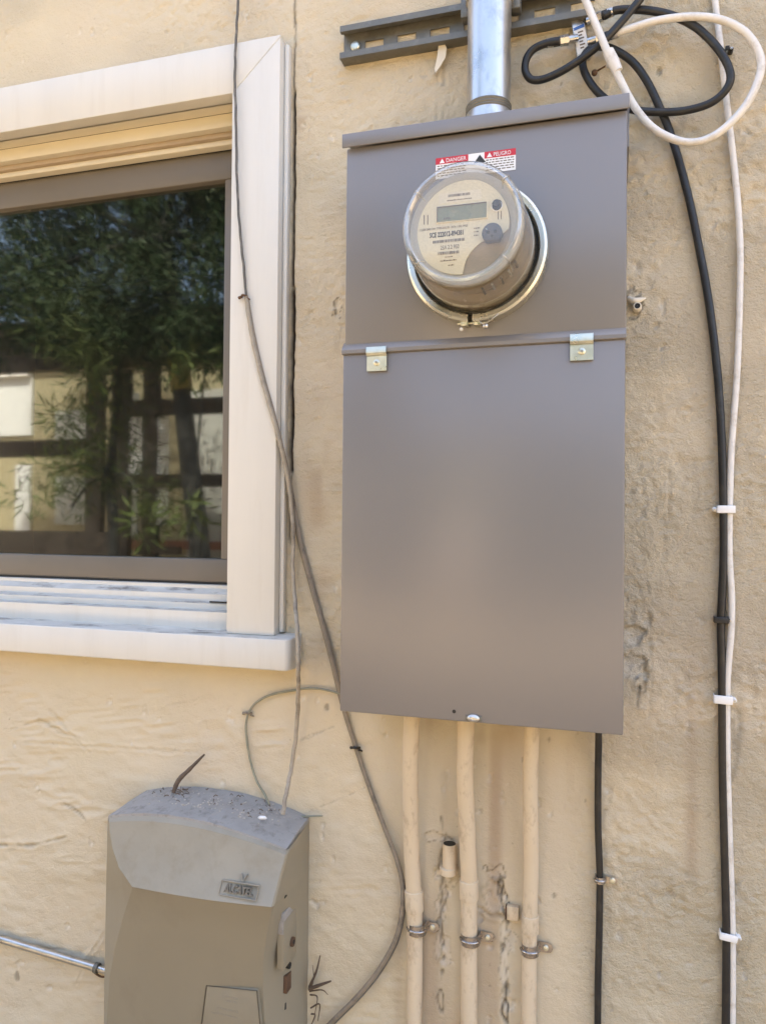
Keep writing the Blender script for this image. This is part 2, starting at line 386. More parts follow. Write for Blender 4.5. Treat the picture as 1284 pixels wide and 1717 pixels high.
# old conduit scars behind the pipes
band = sstep(0, .002, X-at(748, 1600, 0)[0]+warp*.8)*sstep(0, .002, at(846, 1600, 0)[0]-X+warp*.8)*sstep(-.25, -.28, Z)
Hh += .0012*band
crack(wl((748, 1395), (740, 1440), (746, 1500), (735, 1545), (744, 1600), (738, 1660), (742, 1717)), .0016, .0022, .55, .0012, 2)
crack(wl((840, 1480), (853, 1540), (842, 1590), (850, 1640), (846, 1680), (853, 1722)), .0018, .0030, .75, .0016, 2)
crack(wl((800, 1520), (822, 1533), (846, 1533)), .0022, .0012, .35, .0014)
crack(wl((740, 1370), (742, 1395), (760, 1410)), .0010, .0012, .6)
crack(wl((812, 1445), (830, 1455), (842, 1475), (838, 1495)), .0020, .0022, .6, .0010, 2)
patch(wl((826, 1505))[0], .016, .018, .0018, .35, .2, .014, .25)
patch(wl((834, 1462))[0], .013, .010, .0020, .45, .25, .012, .6)
patch(wl((728, 1400))[0], .012, .008, .0016, .25, .3, .014, .5)
patch(wl((752, 1462))[0], .014, .016, .0012, .4, .2, .010, .3)
patch(wl((846, 1600))[0], .006, .055, .0014, .55, .3, .016, .35)
patch(wl((738, 1555))[0], .007, .045, .0012, .5, .3, .016, .25)
fw = np.zeros(X.shape)
for px_, py_, rx_, rz_ in ((742, 1500, .016, .06), (848, 1560, .016, .07), (826, 1470, .024, .03), (728, 1405, .022, .016), (744, 1640, .010, .07), (850, 1680, .012, .06), (800, 1530, .02, .012)):
    c_ = wl((px_, py_))[0]; fw = np.maximum(fw, np.exp(-(((X-c_[0])/rx_)**2+((Z-c_[1])/rz_)**2)))
fn = vn(X, Z, .016, .024)+.55*vn(X, Z, .0085, .011)+.2*vn(X, Z, .005, .005)-1.0*(1-fw)
fk = sstep(.12, .22, fn); fe = np.exp(-((fn-.15)/.06)**2)*(fw > .25)
Hh += -.0024*fk+.0007*np.exp(-((fn-.02)/.07)**2)*fw; bare = np.maximum(bare, .75*fk); dirt = np.maximum(dirt, .30*fe*np.clip(vn(X, Z, .02, .03)+.55, 0, 1))
# flaked patches and the old hole at the right of the enclosure
patch(wl((1060, 1068))[0], .016, .013, .0022, .8, .15, .012, .3)
patch(wl((1062, 1118))[0], .018, .022, .0024, .85, .15, .013, .35)
patch(wl((1076, 1130))[0], .006, .026, .0014, .2, .25, .010, .5)
crack(wl((1071, 1150), (1068, 1185)), .0014, .002, .6, .0008)
patch(wl((1056, 515))[0], .012, .022, .0014, .25, .2, .008, .7)
patch(wl((566, 516))[0], .006, .014, .0012, .1, .2, .006, .7)
crack(wl((1120, 765), (1123, 860), (1118, 905)), .0014, .0010, .12, .0007)
crack(wl((1160, 770), (1172, 800), (1170, 835)), .0012, .0010, .15, .0007)
crack(wl((1085, 980), (1090, 1060), (1088, 1200)), .0016, .0008, .10, .0007)
crack(wl((734, 95), (733, 200)), .0018, .0010, .05, .0009)
crack(wl((745, 85), (744, 200)), .0018, .0008, .05, .0009)
# trowel creases low on the left
crack(wl((-20, 1417), (30, 1418), (62, 1416), (112, 1403)), .0022, .0016, .35, .0012)
crack(wl((108, 1348), (130, 1362), (150, 1381)), .0016, .0012, .35, .0008)
crack(wl((20, 1223), (70, 1208), (110, 1230), (135, 1236)), .0020, .0012, .15, .0012)
crack(wl((85, 1190), (130, 1240), (150, 1262)), .0016, .0008, .10, .0009)
crack(wl((40, 1244), (130, 1250), (220, 1256), (330, 1262)), .0020, .0007, .05, .0010)
crack(wl((180, 1560), (145, 1610), (130, 1650)), .0018, .0005, .0, .0010)
crack(wl((505, 1240), (560, 1218)), .0010, .0008, .25)
crack(wl((520, 1360), (580, 1335), (612, 1320)), .0010, .0006, .25)
crack(wl((1112, 1640), (1135, 1600), (1118, 1520)), .0012, .0005, .0, .0006)
crack(wl((1240, 1190), (1238, 1260), (1225, 1310)), .0030, .0003, .30)
crack(wl((1230, 1200), (1232, 1300)), .0020, .0003, .25)
# rusty drips, grime and streaks of brown tone
dr = np.clip(vn(X, Z, .011, .30)*.9+.25*vn(X, Z, .03, .02), 0, 1)
stain_shade = np.maximum(stain_shade, .75*dr*sstep(-.13, -.02, Z)*sstep(.05, .09, X)*sstep(.27, .2, X)*(Z < .05))
stain_shade = np.maximum(stain_shade, .6*chan*sstep(.255, .235, X)*np.clip(vn(X, Z, .018, .22), 0, 1))  # streaks between the conduits: stain, with shading there put into the colour
stain_shade = np.maximum(stain_shade, .45*np.exp(-((X-.44-.012)/.008)**2)*np.clip(vn(X, Z, .02, .1)+.3, 0, 1)*sstep(.2, -.1, Z))
gx, gz = wl((508, 205))[0]; stain_shade = np.maximum(stain_shade, .6*np.exp(-(((X-gx)/.012)**2+((Z-gz)/.016)**2))*np.clip(vn(X, Z, .006, .006)+.4, 0, 1))
sc = np.exp(-((X-wl((520, 900))[0][0]-.03*vn(X, Z*.2, .1, .2))/.012)**2)*sstep(.02, .1, Z)*sstep(.5, .35, Z); stain_shade = np.maximum(stain_shade, .40*sc*np.clip(vn(X, Z, .02, .05)+.4, 0, 1))  # soft brown streak down the strip beside the enclosure
# pits and specks
for px_, py_, r_ in ((1210, 541, .0026), (548, 1188, .0026), (928, 1503, .0022), (822, 1617, .0026), (822, 1652, .0022), (1015, 1358, .002), (980, 1342, .002), (28, 1560, .003), (30, 1637, .004), (580, 1285, .002),
                    (575, 1435, .002), (880, 1275, .003), (920, 1240, .004), (560, 1130, .003), (880, 118, .002), (940, 140, .0022), (930, 130, .0022), (1105, 120, .002), (1060, 70, .0022), (1052, 48, .0022), (662, 1498, .004), (672, 1470, .003), (610, 1310, .002)):
    c_ = wl((px_, py_))[0]; q = np.hypot(X-c_[0], (Z-c_[1])*.7)+warp*.7; e = sstep(r_, r_*.4, q)
    dirt = np.maximum(dirt, .42*e); Hh -= .0014*e
edge = sstep(GX0, GX0+.03, X)*sstep(GX1, GX1-.03, X)*sstep(GZ0, GZ0+.03, Z)*sstep(GZ1, GZ1-.03, Z)
Hh *= edge
grit = np.clip((.85+.4*vn(X, Z, .09, .06))*(.45+.75*right-.1*below-.2*chan+.2*(1-below)*(1-chan)), .15, 1.4)
verts = np.stack([X.ravel(), -Hh.ravel(), Z.ravel()], 1)
idx = np.arange(nx*nz).reshape(nz, nx)
q4 = np.stack([idx[:-1, :-1], idx[:-1, 1:], idx[1:, 1:], idx[1:, :-1]], -1).reshape(-1, 4)
cxm, czm = X.ravel()[q4].mean(1), Z.ravel()[q4].mean(1)
q4 = q4[~((cxm < WX1) & (czm > WZ0) & (czm < WZ1))]
# plain outer field of the wall round the modelled area
XB0, XB1, ZB1 = -4.2, 5.2, 2.15
XLo, XHi, ZLo, ZHi = xs[0], xs[-1], zs[0], zs[-1]
ev = []; ef = []; n0 = len(verts)
def equad(x0, x1, z0, z1):
    if x1-x0 < 1e-6 or z1-z0 < 1e-6: return
    b = n0+len(ev); ev.extend([(x0, 0, z0), (x1, 0, z0), (x1, 0, z1), (x0, 0, z1)]); ef.append((b, b+1, b+2, b+3))
equad(XB0, XLo, GZ, WZ0); equad(XB0, WX0, WZ0, WZ1); equad(XB0, XLo, WZ1, ZB1)
equad(XLo, XHi, GZ, ZLo); equad(XLo, XHi, ZHi, ZB1); equad(XHi, XB1, GZ, ZB1)
verts = np.vstack([verts, np.array(ev)]); q4 = np.vstack([q4, np.array(ef)])
me = bpy.data.meshes.new("wall")
me.vertices.add(len(verts)); me.vertices.foreach_set("co", verts.astype(np.float32).ravel())
me.loops.add(len(q4)*4); me.loops.foreach_set("vertex_index", q4.astype(np.int32).ravel())
me.polygons.add(len(q4)); me.polygons.foreach_set("loop_start", np.arange(0, len(q4)*4, 4, dtype=np.int32))
me.polygons.foreach_set("use_smooth", np.ones(len(q4), bool))
me.update(calc_edges=True)
for nm, a, dv in (("dirt", dirt, 0), ("bare", bare, 0), ("stain_shade", stain_shade, 0), ("grit", grit, .8)):
    at_ = me.attributes.new(nm, 'FLOAT', 'POINT'); at_.data.foreach_set("value", np.concatenate([a.ravel(), np.full(len(ev), dv)]).astype(np.float32))
link("wall", me, M['stucco'], house)
# body of the house behind that face: inner lining, side and back walls, roof with a short eave
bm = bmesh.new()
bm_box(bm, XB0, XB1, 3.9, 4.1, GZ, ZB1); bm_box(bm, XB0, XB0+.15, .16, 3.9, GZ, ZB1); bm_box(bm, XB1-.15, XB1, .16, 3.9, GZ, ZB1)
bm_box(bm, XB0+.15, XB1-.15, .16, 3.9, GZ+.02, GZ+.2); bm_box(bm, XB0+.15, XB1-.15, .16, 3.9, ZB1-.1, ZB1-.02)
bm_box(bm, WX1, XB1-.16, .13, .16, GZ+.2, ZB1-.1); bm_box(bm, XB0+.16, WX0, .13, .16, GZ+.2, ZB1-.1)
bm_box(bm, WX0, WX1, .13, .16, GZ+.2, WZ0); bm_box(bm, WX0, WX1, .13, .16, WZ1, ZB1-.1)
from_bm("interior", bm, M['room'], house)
bm = bmesh.new()
v = [bm.verts.new(p) for p in ((XB0-.2, -.22, ZB1), (XB1+.2, -.22, ZB1), (XB1+.2, 2, ZB1+.55), (XB0-.2, 2, ZB1+.55), (XB0-.2, 4.4, ZB1), (XB1+.2, 4.4, ZB1))]
bm.faces.new((v[0], v[1], v[2], v[3])); bm.faces.new((v[3], v[2], v[5], v[4])); bm.faces.new((v[0], v[3], v[4])); bm.faces.new((v[1], v[5], v[2])); bm.faces.new((v[0], v[4], v[5], v[1]))
from_bm("roof", bm, M['roofing'], house)

# ---- window (part of the house) and its pieces
CX0, CX1 = -.2226, -.142
bm = bmesh.new()     # jambs and head lining
bm_box(bm, CX0, CX0+.02, -.004, .13, .075, .9232); bm_box(bm, -1.36, -1.34, -.004, .13, .075, .9232)
bm_box(bm, -1.34, CX0, -.004, .022, .9232, .945)
win = from_bm("window", bm, M['cream_wood'], house)
def casing(name, poly): return extrude_poly(name, poly, -.0285, -.0005, M['white'], win, bev=.0011)
casing("head_casing", [(-1.42, 1.0013), (CX1, 1.0013), (CX1, .998), (CX0, .9232), (-1.34, .9232), (-1.42, .998)])
casing("side_casing", [(CX0, .9228), (CX1, .9976), (CX1, .0799), (CX0, .0799)])
casing("side_casing", [(-1.34, .9228), (-1.42, .9976), (-1.42, .0799), (-1.34, .0799)])
box("edge_strip", CX1+.0005, -.1345, -.0125, -.001, .0835, .995, M['white'], win, .0012)
# head: stepped stops above the sash
box("head_stop", -1.34, CX0, .022, .048, .9010, .9232, M['cream_wood'], win, .0015)
box("head_stop", -1.34, CX0, .036, .052, .8925, .9008, M['tan_wood'], win, .0008)
box("head_stop", -1.34, CX0, .044, .070, .8830, .8923, M['cream_wood'], win, .001)
# sill: thick nosed board, weathered on top, with a rounded end
bm = bmesh.new()
plan = [(-1.46, -.0005), (-1.46, -.0455), (-.1185, -.0455), (-.1150, -.0440), (-.1120, -.0400), (-.1100, -.0330), (-.1088, -.0220), (-.1085, -.0005)]
f_ = bm.faces.new([bm.verts.new((x, y, .0308)) for x, y in plan]); r_ = bmesh.ops.extrude_face_region(bm, geom=[f_])
for v in r_["geom"]:
    if isinstance(v, bmesh.types.BMVert): v.co.z = .0780+.0034*(v.co.y+.0455)/.045
bmesh.ops.bevel(bm, geom=[e for e in bm.edges if abs(e.verts[0].co.z-e.verts[1].co.z) < .02 and min(v.co.y for v in e.verts) < -.001], offset=.0022, segments=2, affect='EDGES', profile=.5)
me_s = from_bm("sill", bm, M['white'], win, angle=50)
me_s.data.materials.append(M['sill_top'])
for p in me_s.data.polygons:
    if p.normal.z > .8: p.material_index = 1
def step(name, y0, y1, z0, z1, drop, m, mtop):
    bm = bmesh.new()
    P = [(y0, z0), (y0, z1-drop), (y1, z1), (y1, z0)]
    A = [bm.verts.new((-1.34, y, z)) for y, z in P]; B = [bm.verts.new((CX0, y, z)) for y, z in P]
    for i in range(4): bm.faces.new((A[i], A[(i+1) % 4], B[(i+1) % 4], B[i]))
    bm.faces.new(A); bm.faces.new(B)
    o = from_bm(name, bm, m, win); o.data.materials.append(mtop)
    for p in o.data.polygons:
        if p.normal.z > .6: p.material_index = 1
    return o
step("subsill", -.002, .020, .079, .1090, .0010, M['white'], M['sill_top'])
step("subsill", .0202, .036, .079, .1225, .0040, M['white'], M['sill_top'])
step("subsill", .0362, .052, .079, .1400, .0080, M['white'], M['sill_top'])
step("subsill", .0522, .070, .079, .1465, .0010, M['white'], M['white'])
a = at(352, 1010, .0195); b = at(378, 1012, .0195)
box("drain_slot", a[0], b[0]+.03, .0185, .0199, a[2]-.0006, a[2]+.0022, M['seal'], win)
# sash
bm = bmesh.new(); SY0, SY1 = .062, .092
bm_box(bm, -1.34, CX0, SY0, SY1, .8345, .8828, .003); bm_box(bm, -1.34, CX0, SY0, SY1, .1490, .1890, .003)
bm_box(bm, -.2845, CX0, SY0+.001, SY1-.001, .1885, .8350, .003); bm_box(bm, -1.34, -1.285, SY0+.001, SY1-.001, .1885, .8350, .003)
sash = from_bm("sash", bm, M['sash'], win, angle=40)
box("weather_strip", -1.34, CX0, .0605, .0625, .1466, .1495, M['seal'], win); box("weather_strip", -1.34, CX0, .0605, .0615, .8815, .8829, M['seal'], win)
box("pane", -1.285, -.2845, .076, .0795, .189, .8345, M['glass'], win)

# ------------------------------------------------------------------ the meter enclosure
W = .3637
pan = thing("electric_panel", "tall grey metal meter enclosure hung on the stucco wall", "electric panel", (W/2, 0, 0))
bm = bmesh.new(); bm_box(bm, .004, W-.004, -.112, -.003, .002, .762, .002)
from_bm("case", bm, M['grey'], pan, angle=40)
box("upper_cover", .0012, W+.0008, -.1218, -.108, .488, .762, M['grey'], pan, .0022)
box("door", 0, W, -.125, -.1122, 0, .4815, M['grey'], pan, .0022)
# sloped ridge between the covers
bm = bmesh.new(); P = [(-.112, .4805), (-.1275, .4805), (-.1285, .4815), (-.1285, .4860), (-.1272, .4885), (-.1205, .4965), (-.1178, .4985), (-.112, .4985)]
A = [bm.verts.new((-.0008, y, z)) for y, z in P]; B = [bm.verts.new((W+.0008, y, z)) for y, z in P]
for i in range(len(P)): bm.faces.new((A[i], A[(i+1) % len(P)], B[(i+1) % len(P)], B[i]))
bm.faces.new(A); bm.faces.new(B)
from_bm("ridge_flange", bm, M['grey'], pan, angle=25)
# lid with a folded front lip
bm = bmesh.new(); bm_box(bm, -.003, W+.003, -.1290, -.1262, .7605, .7790, .0009); bm_box(bm, -.003, W+.003, -.1262, .0, .7762, .7788)
bm_box(bm, W+.0004, W+.003, -.11, -.004, .722, .776)
from_bm("lid", bm, M['grey'], pan, angle=40)
def hinge(x0, x1, zt, zm, zb):
    bm = bmesh.new()
    P = [(-.1290, zt), (-.1315, zt-.001), (-.1325, zt-.006), (-.1325, zm+.003), (-.1305, zm), (-.1285, zm-.001), (-.1285, zb), (-.1262, zb), (-.1262, zm+.001), (-.1288, zm+.002), (-.1290, zm+.004)]
    A = [bm.verts.new((x0, y, z)) for y, z in P]; B = [bm.verts.new((x1, y, z)) for y, z in P]
    for i in range(len(P)): bm.faces.new((A[i], A[(i+1) % len(P)], B[(i+1) % len(P)], B[i]))
    bm.faces.new(A); bm.faces.new(B)
    h = from_bm("hinge_clip", bm, M['zinc'], pan, angle=25)
    lathe("rivet", [(.0045, -.1284), (.0046, -.1292), (.0035, -.1302), (.0012, -.1306)], ((x0+x1)/2, (zm+zb)/2+.001), M['zinc'], h, 20, cap=True)
    lathe("rivet_hole", [(.0016, -.1303), (.0016, -.1309)], ((x0+x1)/2, (zm+zb)/2+.001), M['strap'], h, 12, cap=True)
    return h
hinge(.0350, .0625, .4885, .4765, .4560); hinge(.2985, .3262, .4895, .4765, .4565)
# latch at the bottom of the door
hp = at(761, 1193, -.1252); lathe("latch_hole", [(.0024, -.1240), (.0024, -.1253)], (hp[0], hp[2]), M['seal'], pan, 16, cap=True)
lp = at(793, 1205, -.128)
bm = bmesh.new(); bm_lathe(bm, [(.0078, -.1252), (.0078, -.1275), (.0060, -.1290), (.0035, -.1296), (.0030, -.1283), (.0004, -.1283)], (lp[0], lp[2]), 28)
for v in bm.verts: v.co.z = lp[2] + (v.co.z-lp[2])*.62
lt = from_bm("latch_screw", bm, M['galv'], pan, angle=35)
box("latch_tab", lp[0]-.0105, lp[0]+.0105, -.1264, -.1251, lp[2]-.0035, lp[2]+.0035, M['steel_dull'], pan, .0005)
# danger label, flat print on vinyl
LY = -.1220; x0, x1, zb, zt = .1255, .2295, .7050, .7325
lab = box("warning_label", x0, x1, LY-.0003, LY, zb, zt, M['paper'], pan)
def bar(name, x0, x1, z0, z1, m, par, Y, t=.0002): return box(name, x0, x1, Y-t, Y, z0, z1, m, par)
bar("red_header", x0, x0+.043, zt-.0085, zt, M['red'], lab, LY-.0003); bar("red_header", x1-.040, x1, zt-.0085, zt, M['red'], lab, LY-.0003)
def tri(cx, z, h, m, Y): return extrude_poly("alert_triangle", [(cx-h*.6, z), (cx+h*.6, z), (cx, z+h)], Y-.0002, Y, m, lab)
tri(x0+.0085, zt-.0073, .0058, M['paper'], LY-.0005); tri(x1-.0335, zt-.0073, .0058, M['paper'], LY-.0005)
text("header_text", "DANGER", x0+.0135, zt-.0068, LY-.0006, .0070, M['paper'], lab, sx=.95)
text("header_text", "PELIGRO", x1-.0285, zt-.0068, LY-.0006, .0070, M['paper'], lab, sx=.82)
extrude_poly("shock_symbol", [(x0+.050, zt-.0130), (x0+.058, zt-.0025), (x0+.066, zt-.0130)], LY-.0005, LY-.0003, M['ink'], lab)
bm = bmesh.new()
for r in range(5):
    for xa, xb in ((x0+.002, x0+.041), (x1-.038, x1-.002)):
        x = xa; zz = zt-.0115-r*.0032
        while x < xb-.002:
            l_ = random.uniform(.002, .006); bm_box(bm, x, min(x+l_, xb), LY-.00045, LY-.0003, zz, zz+.0013); x += l_+.0012
from_bm("fine_print", bm, M['ink_brown'], lab)["kind"] = "stuff"

# ------------------------------------------------------------------ the electricity meter
MX, MZ = .1812, .6010; C0 = (MX, MZ); C1 = (.1805, .6045)
met = thing("electricity_meter", "round electricity meter under a clear cover on the grey enclosure", "meter", (MX, -.1185, MZ))
lathe("socket_ring", [(.0788, -.119), (.0788, -.1335), (.0812, -.1378), (.0865, -.1390), (.0895, -.1368), (.0904, -.1330), (.0904, -.119)], C0, M['ring'], met, 90, a0=math.radians(-92), a1=math.radians(264))
lathe("gasket", [(.0790, -.1192), (.0790, -.1245), (.0745, -.1268), (.060, -.1270)], C0, M['seal'], met, 64, cap=True)
# screw tabs and seal wire at the ring's gap
ga = math.radians(-94); gx_, gz_ = MX+.0855*math.cos(ga), MZ+.0855*math.sin(ga)
box("ring_lug", gx_-.0125, gx_-.0035, -.134, -.1190, gz_-.0085, gz_+.001, M['ring'], met, .0008); box("ring_lug", gx_+.0035, gx_+.0125, -.134, -.1190, gz_-.0085, gz_+.001, M['ring'], met, .0008)
tube("lug_screw", [(gx_-.018, -.127, gz_-.004), (gx_+.020, -.127, gz_-.004)], .0018, M['zinc'], met, 10, 0)
tube("seal_wire", [(gx_+.010, -.134, gz_-.003), (gx_+.018, -.139, gz_-.009), (gx_+.028, -.140, gz_-.004), (gx_+.036, -.137, gz_+.004), (gx_+.030, -.136, gz_+.007), (gx_+.016, -.135, gz_-.001)], .0009, M['nickel'], met, 8)
lathe("seal_bead", [(.001, -.142), (.0030, -.1405), (.0036, -.138), (.0030, -.1355), (.001, -.134)], (gx_+.020, gz_-.012), M['nickel'], met, 14, cap=True)
lathe("seal_bead", [(.001, -.141), (.0022, -.1395), (.0022, -.137), (.001, -.1355)], (gx_-.011, gz_-.014), M['paper'], met, 12, cap=True)
# insides: base drum, module, liner, face plate
lathe("base_drum", [(.0740, -.1268), (.0735, -.150), (.0700, -.1535), (.060, -.1535)], C0, M['module'], met, 64)
lathe("module", [(.0640, -.1535), (.0632, -.1850), (.0600, -.1965), (.0560, -.2000), (.001, -.2005)], C1, M['module'], met, 64, cap=True)
lathe("liner_ring", [(.0540, -.2004), (.0600, -.2032), (.0672, -.2030), (.0682, -.1985), (.0660, -.1900)], C1, M['liner'], met, 64)
FY = -.2025
fc_ = at(773, 380, FY); FC = (fc_[0], fc_[2]); fr = .0568; arc = []
for k in range(0, 97):
    a = math.radians(-72+k*(360-35)/96.0); 
    arc.append(a)
# cut-away lower right, a concave sweep from the bottom up to the right edge
p_bot = at(775, 452, FY); p_r = at(852, 392, FY); p_m = at(800, 412, FY)
poly = []
for k in range(0, 90):
    a = math.radians(k*4); x, z = FC[0]+fr*math.cos(a), FC[1]+fr*math.sin(a)
    if 270+2 < k*4 < 360-8: continue
    poly.append((a, x, z))
poly = [(x, z) for a, x, z in poly]
i_cut = max(i for i, (x, z) in enumerate(poly) if z < FC[1]-.04)
cut = spline([poly[i_cut], at(781, 437, FY)[[0, 2]], at(793, 418, FY)[[0, 2]], at(812, 403, FY)[[0, 2]], at(836, 395, FY)[[0, 2]], poly[i_cut+1] if i_cut+1 < len(poly) else poly[0]], 6)[1:-1]
poly = poly[:i_cut+1] + [tuple(p) for p in cut] + poly[i_cut+1:]
face = extrude_poly("face_plate", poly, FY, FY+.0015, M['face'], met)
def fp(px, py, Y=FY): return at(px, py, Y)
def face_box(name, px0, py0, px1, py1, m, t=.0006, par=face, Y=FY):
    a, b = fp(px0, py1), fp(px1, py0); return box(name, a[0], b[0], Y-t, Y, a[2], b[2], m, par)
# upright rectangles on the face: centre, width and height measured in millimetres
fx = lambda px, py: (fp(px, py)[0], fp(px, py)[2])
dx_, dz_ = fx(774, 357)
lcdf = box("display_bezel", dx_-.0312, dx_+.0312, FY-.0016, FY, dz_-.0100, dz_+.0100, M['face'], face, .0004)
lcd = box("display", dx_-.0298, dx_+.0298, FY-.0019, FY-.0016, dz_-.0088, dz_+.0088, M['lcd'], lcdf)
bm = bmesh.new()
bm_box(bm, dx_-.0298, dx_+.0298, FY-.0032, FY-.0016, dz_+.0083, dz_+.0090); bm_box(bm, dx_-.0298, dx_-.0291, FY-.0032, FY-.0016, dz_-.0088, dz_+.0083)
from_bm("display_lip", bm, M['ink_brown'], lcdf)
text("display_text", "kWh", dx_-.0215, dz_-.0070, FY-.0020, .0040, M['ink'], lcdf)
bx_, bz_ = fx(769, 330)
box("white_sticker", bx_-.0245, bx_+.0270, FY-.0004, FY, bz_-.0062, bz_+.0062, mat("off_white_sticker", (.74, .70, .56), .5), face)
def barcode(name, cx, cz, wd, h, m=M['ink_brown'], Y=FY-.0004):
    bm = bmesh.new(); x = cx-wd/2
    while x < cx+wd/2:
        b_ = random.choice((.0004, .0006, .0010)); bm_box(bm, x, min(x+b_, cx+wd/2), Y-.0002, Y, cz-h/2, cz+h/2); x += b_+random.choice((.0003, .0005, .0007))
    o = from_bm(name, bm, m, face); o["kind"] = "stuff"; return o
def dashes(name, xa, xb, z, h, Y, m, par):
    bm = bmesh.new(); x = xa
    while x < xb-.0004:
        l_ = random.uniform(.0006, .0024); bm_box(bm, x, min(x+l_, xb), Y-.0002, Y, z, z+h*random.uniform(.7, 1.2)); x += l_+random.uniform(.0003, .0008)
    o = from_bm(name, bm, m, par); o["kind"] = "stuff"; return o
barcode("barcode", bx_+.0005, bz_+.0022, .0265, .0030); dashes("sticker_print", bx_-.014, bx_+.016, bz_-.0040, .0012, FY-.0004, M['ink_brown'], face)
t0 = fx(704, 388); text("rating_text", "CL200 240V 3W  TYPE AXS-SD  30TA 1.0Kh FM2S", t0[0], t0[1], FY-.0002, .0037, M['ink_brown'], face, sx=.74)
t0 = fx(720, 399); text("serial_number", "SCE 222012-894381", t0[0], t0[1], FY-.0002, .0082, M['ink'], face, sx=.62, bold=.00022)
t0 = fx(752, 403); barcode("barcode", t0[0], t0[1]-.0006, .0385, .0034)
t0 = fx(738, 419); text("model_text", "25A 2.2 950", t0[0], t0[1], FY-.0002, .0070, M['ink_brown'], face, sx=.66)
t0 = fx(752, 424); barcode("barcode", t0[0], t0[1], .0255, .0034)
t0 = fx(746, 432); dashes("small_print", t0[0], t0[0]+.009, t0[1], .0012, FY-.0001, M['ink_brown'], face)
t0 = fx(738, 439); dashes("small_print", t0[0], t0[0]+.0200, t0[1], .0016, FY-.0001, M['ink_brown'], face)
t0 = fx(751, 446); dashes("small_print", t0[0], t0[0]+.007, t0[1], .0014, FY-.0001, M['ink_brown'], face)
t0 = fx(800, 382); 
for i in range(3): dashes("small_print", t0[0]-.004, t0[0]+.003-.001*i, t0[1]-i*.0042-.001, .0015, FY-.0001, M['ink_brown'], face)
# latch slots, button and optical port
for px_ in (711, 717):
    c_ = fx(px_, 368); box("face_slot", c_[0]-.0006, c_[0]+.0006, FY-.0003, FY, c_[1]-.0062, c_[1]+.0052, M['ink_brown'], face)
for px_ in (835, 840):
    c_ = fx(px_, 360); box("face_slot", c_[0]-.0005, c_[0]+.0005, FY-.0003, FY, c_[1]-.0055, c_[1]+.0045, M['ink_brown'], face)
c_ = fx(833, 344); lathe("reset_button", [(.0062, FY), (.0062, FY-.0016), (.0050, FY-.0016), (.0046, FY-.0060), (.0036, FY-.0072), (.0008, FY-.0075)], (c_[0], c_[1]), M['ink'], met, 28, cap=True)
lathe("button_collar", [(.0064, FY), (.0068, FY-.0012), (.0056, FY-.0018)], (c_[0], c_[1]-.0012), M['paper'], met, 28)
c_ = tuple(fp(825, 392, FY-.006)[[0, 2]])
bm = bmesh.new(); pr_ = 22; ppoly = []
for k in range(48):
    a = 2*math.pi*k/48; x, z = .0118*math.cos(a), .0118*math.sin(a); ppoly.append((c_[0]+x, c_[1]+max(z, -.0088)))
bm.free()
port = extrude_poly("optical_port", ppoly, FY-.0095, FY, M['dark_plastic'], met, bev=.0006)
for dx, dz, r_ in ((-.0042, .0008, .0021), (.0040, .0012, .0021), (.0002, -.0036, .0016)):
    lathe("port_hole", [(r_, FY-.0094), (r_, FY-.0097)], (c_[0]+dx, c_[1]+dz), M['seal'], port, 16, cap=True)
lathe("port_stud", [(.0011, FY-.0093), (.0009, FY-.0105)], (c_[0]-.0058, c_[1]+.0050), M['nickel'], port, 10, cap=True)
# clear cover: tapering drum with a thick front rim
lathe("cover_drum", [(.0790, -.1240), (.0785, -.1275), (.0757, -.1300), (.0750, -.1620), (.0737, -.1650), (.0730, -.2060), (.0722, -.2100)], C0, M['cover'], met, 96)
lathe("cover_rim", [(.0722, -.2101), (.0726, -.2170), (.0716, -.2225), (.0690, -.2255), (.0660, -.2258), (.0640, -.2240), (.0628, -.2205)], C1, M['rim'], met, 96)
lathe("cover_glass", [(.0628, -.2203), (.0500, -.2208), (.025, -.2212), (.0005, -.2213)], C1, M['cover'], met, 96)
for ang in (143, 42, -42, -140):     # moulding ribs across the rim
    a = math.radians(ang); d_ = np.array((math.cos(a), 0, math.sin(a))); cc = np.array((C1[0], 0, C1[1]))
    tube("cover_rib", [cc+d_*.0600+np.array((0, -.2100, 0)), cc+d_*.0650+np.array((0, -.2262, 0)), cc+d_*.0722+np.array((0, -.2215, 0)), cc+d_*.0732+np.array((0, -.2040, 0)), cc+d_*.0742+np.array((0, -.1900, 0))], .0010, M['rim'], met, 8, 5)
# printed tag and terminals seen through the drum
for i in range(5):
    a = math.radians(-75+i*11); d_ = (math.cos(a), math.sin(a))
    tube("drum_slot", [(MX+.0655*d_[0], -.162, MZ+.0655*d_[1]), (MX+.0650*d_[0], -.182, MZ+.0650*d_[1])], .0016, M['liner'] if i % 2 else M['dark_plastic'], met, 8, 0)
lathe("drum_band", [(.0743, -.1560), (.0748, -.1545), (.0743, -.1530)], C0, M['liner'], met, 64)

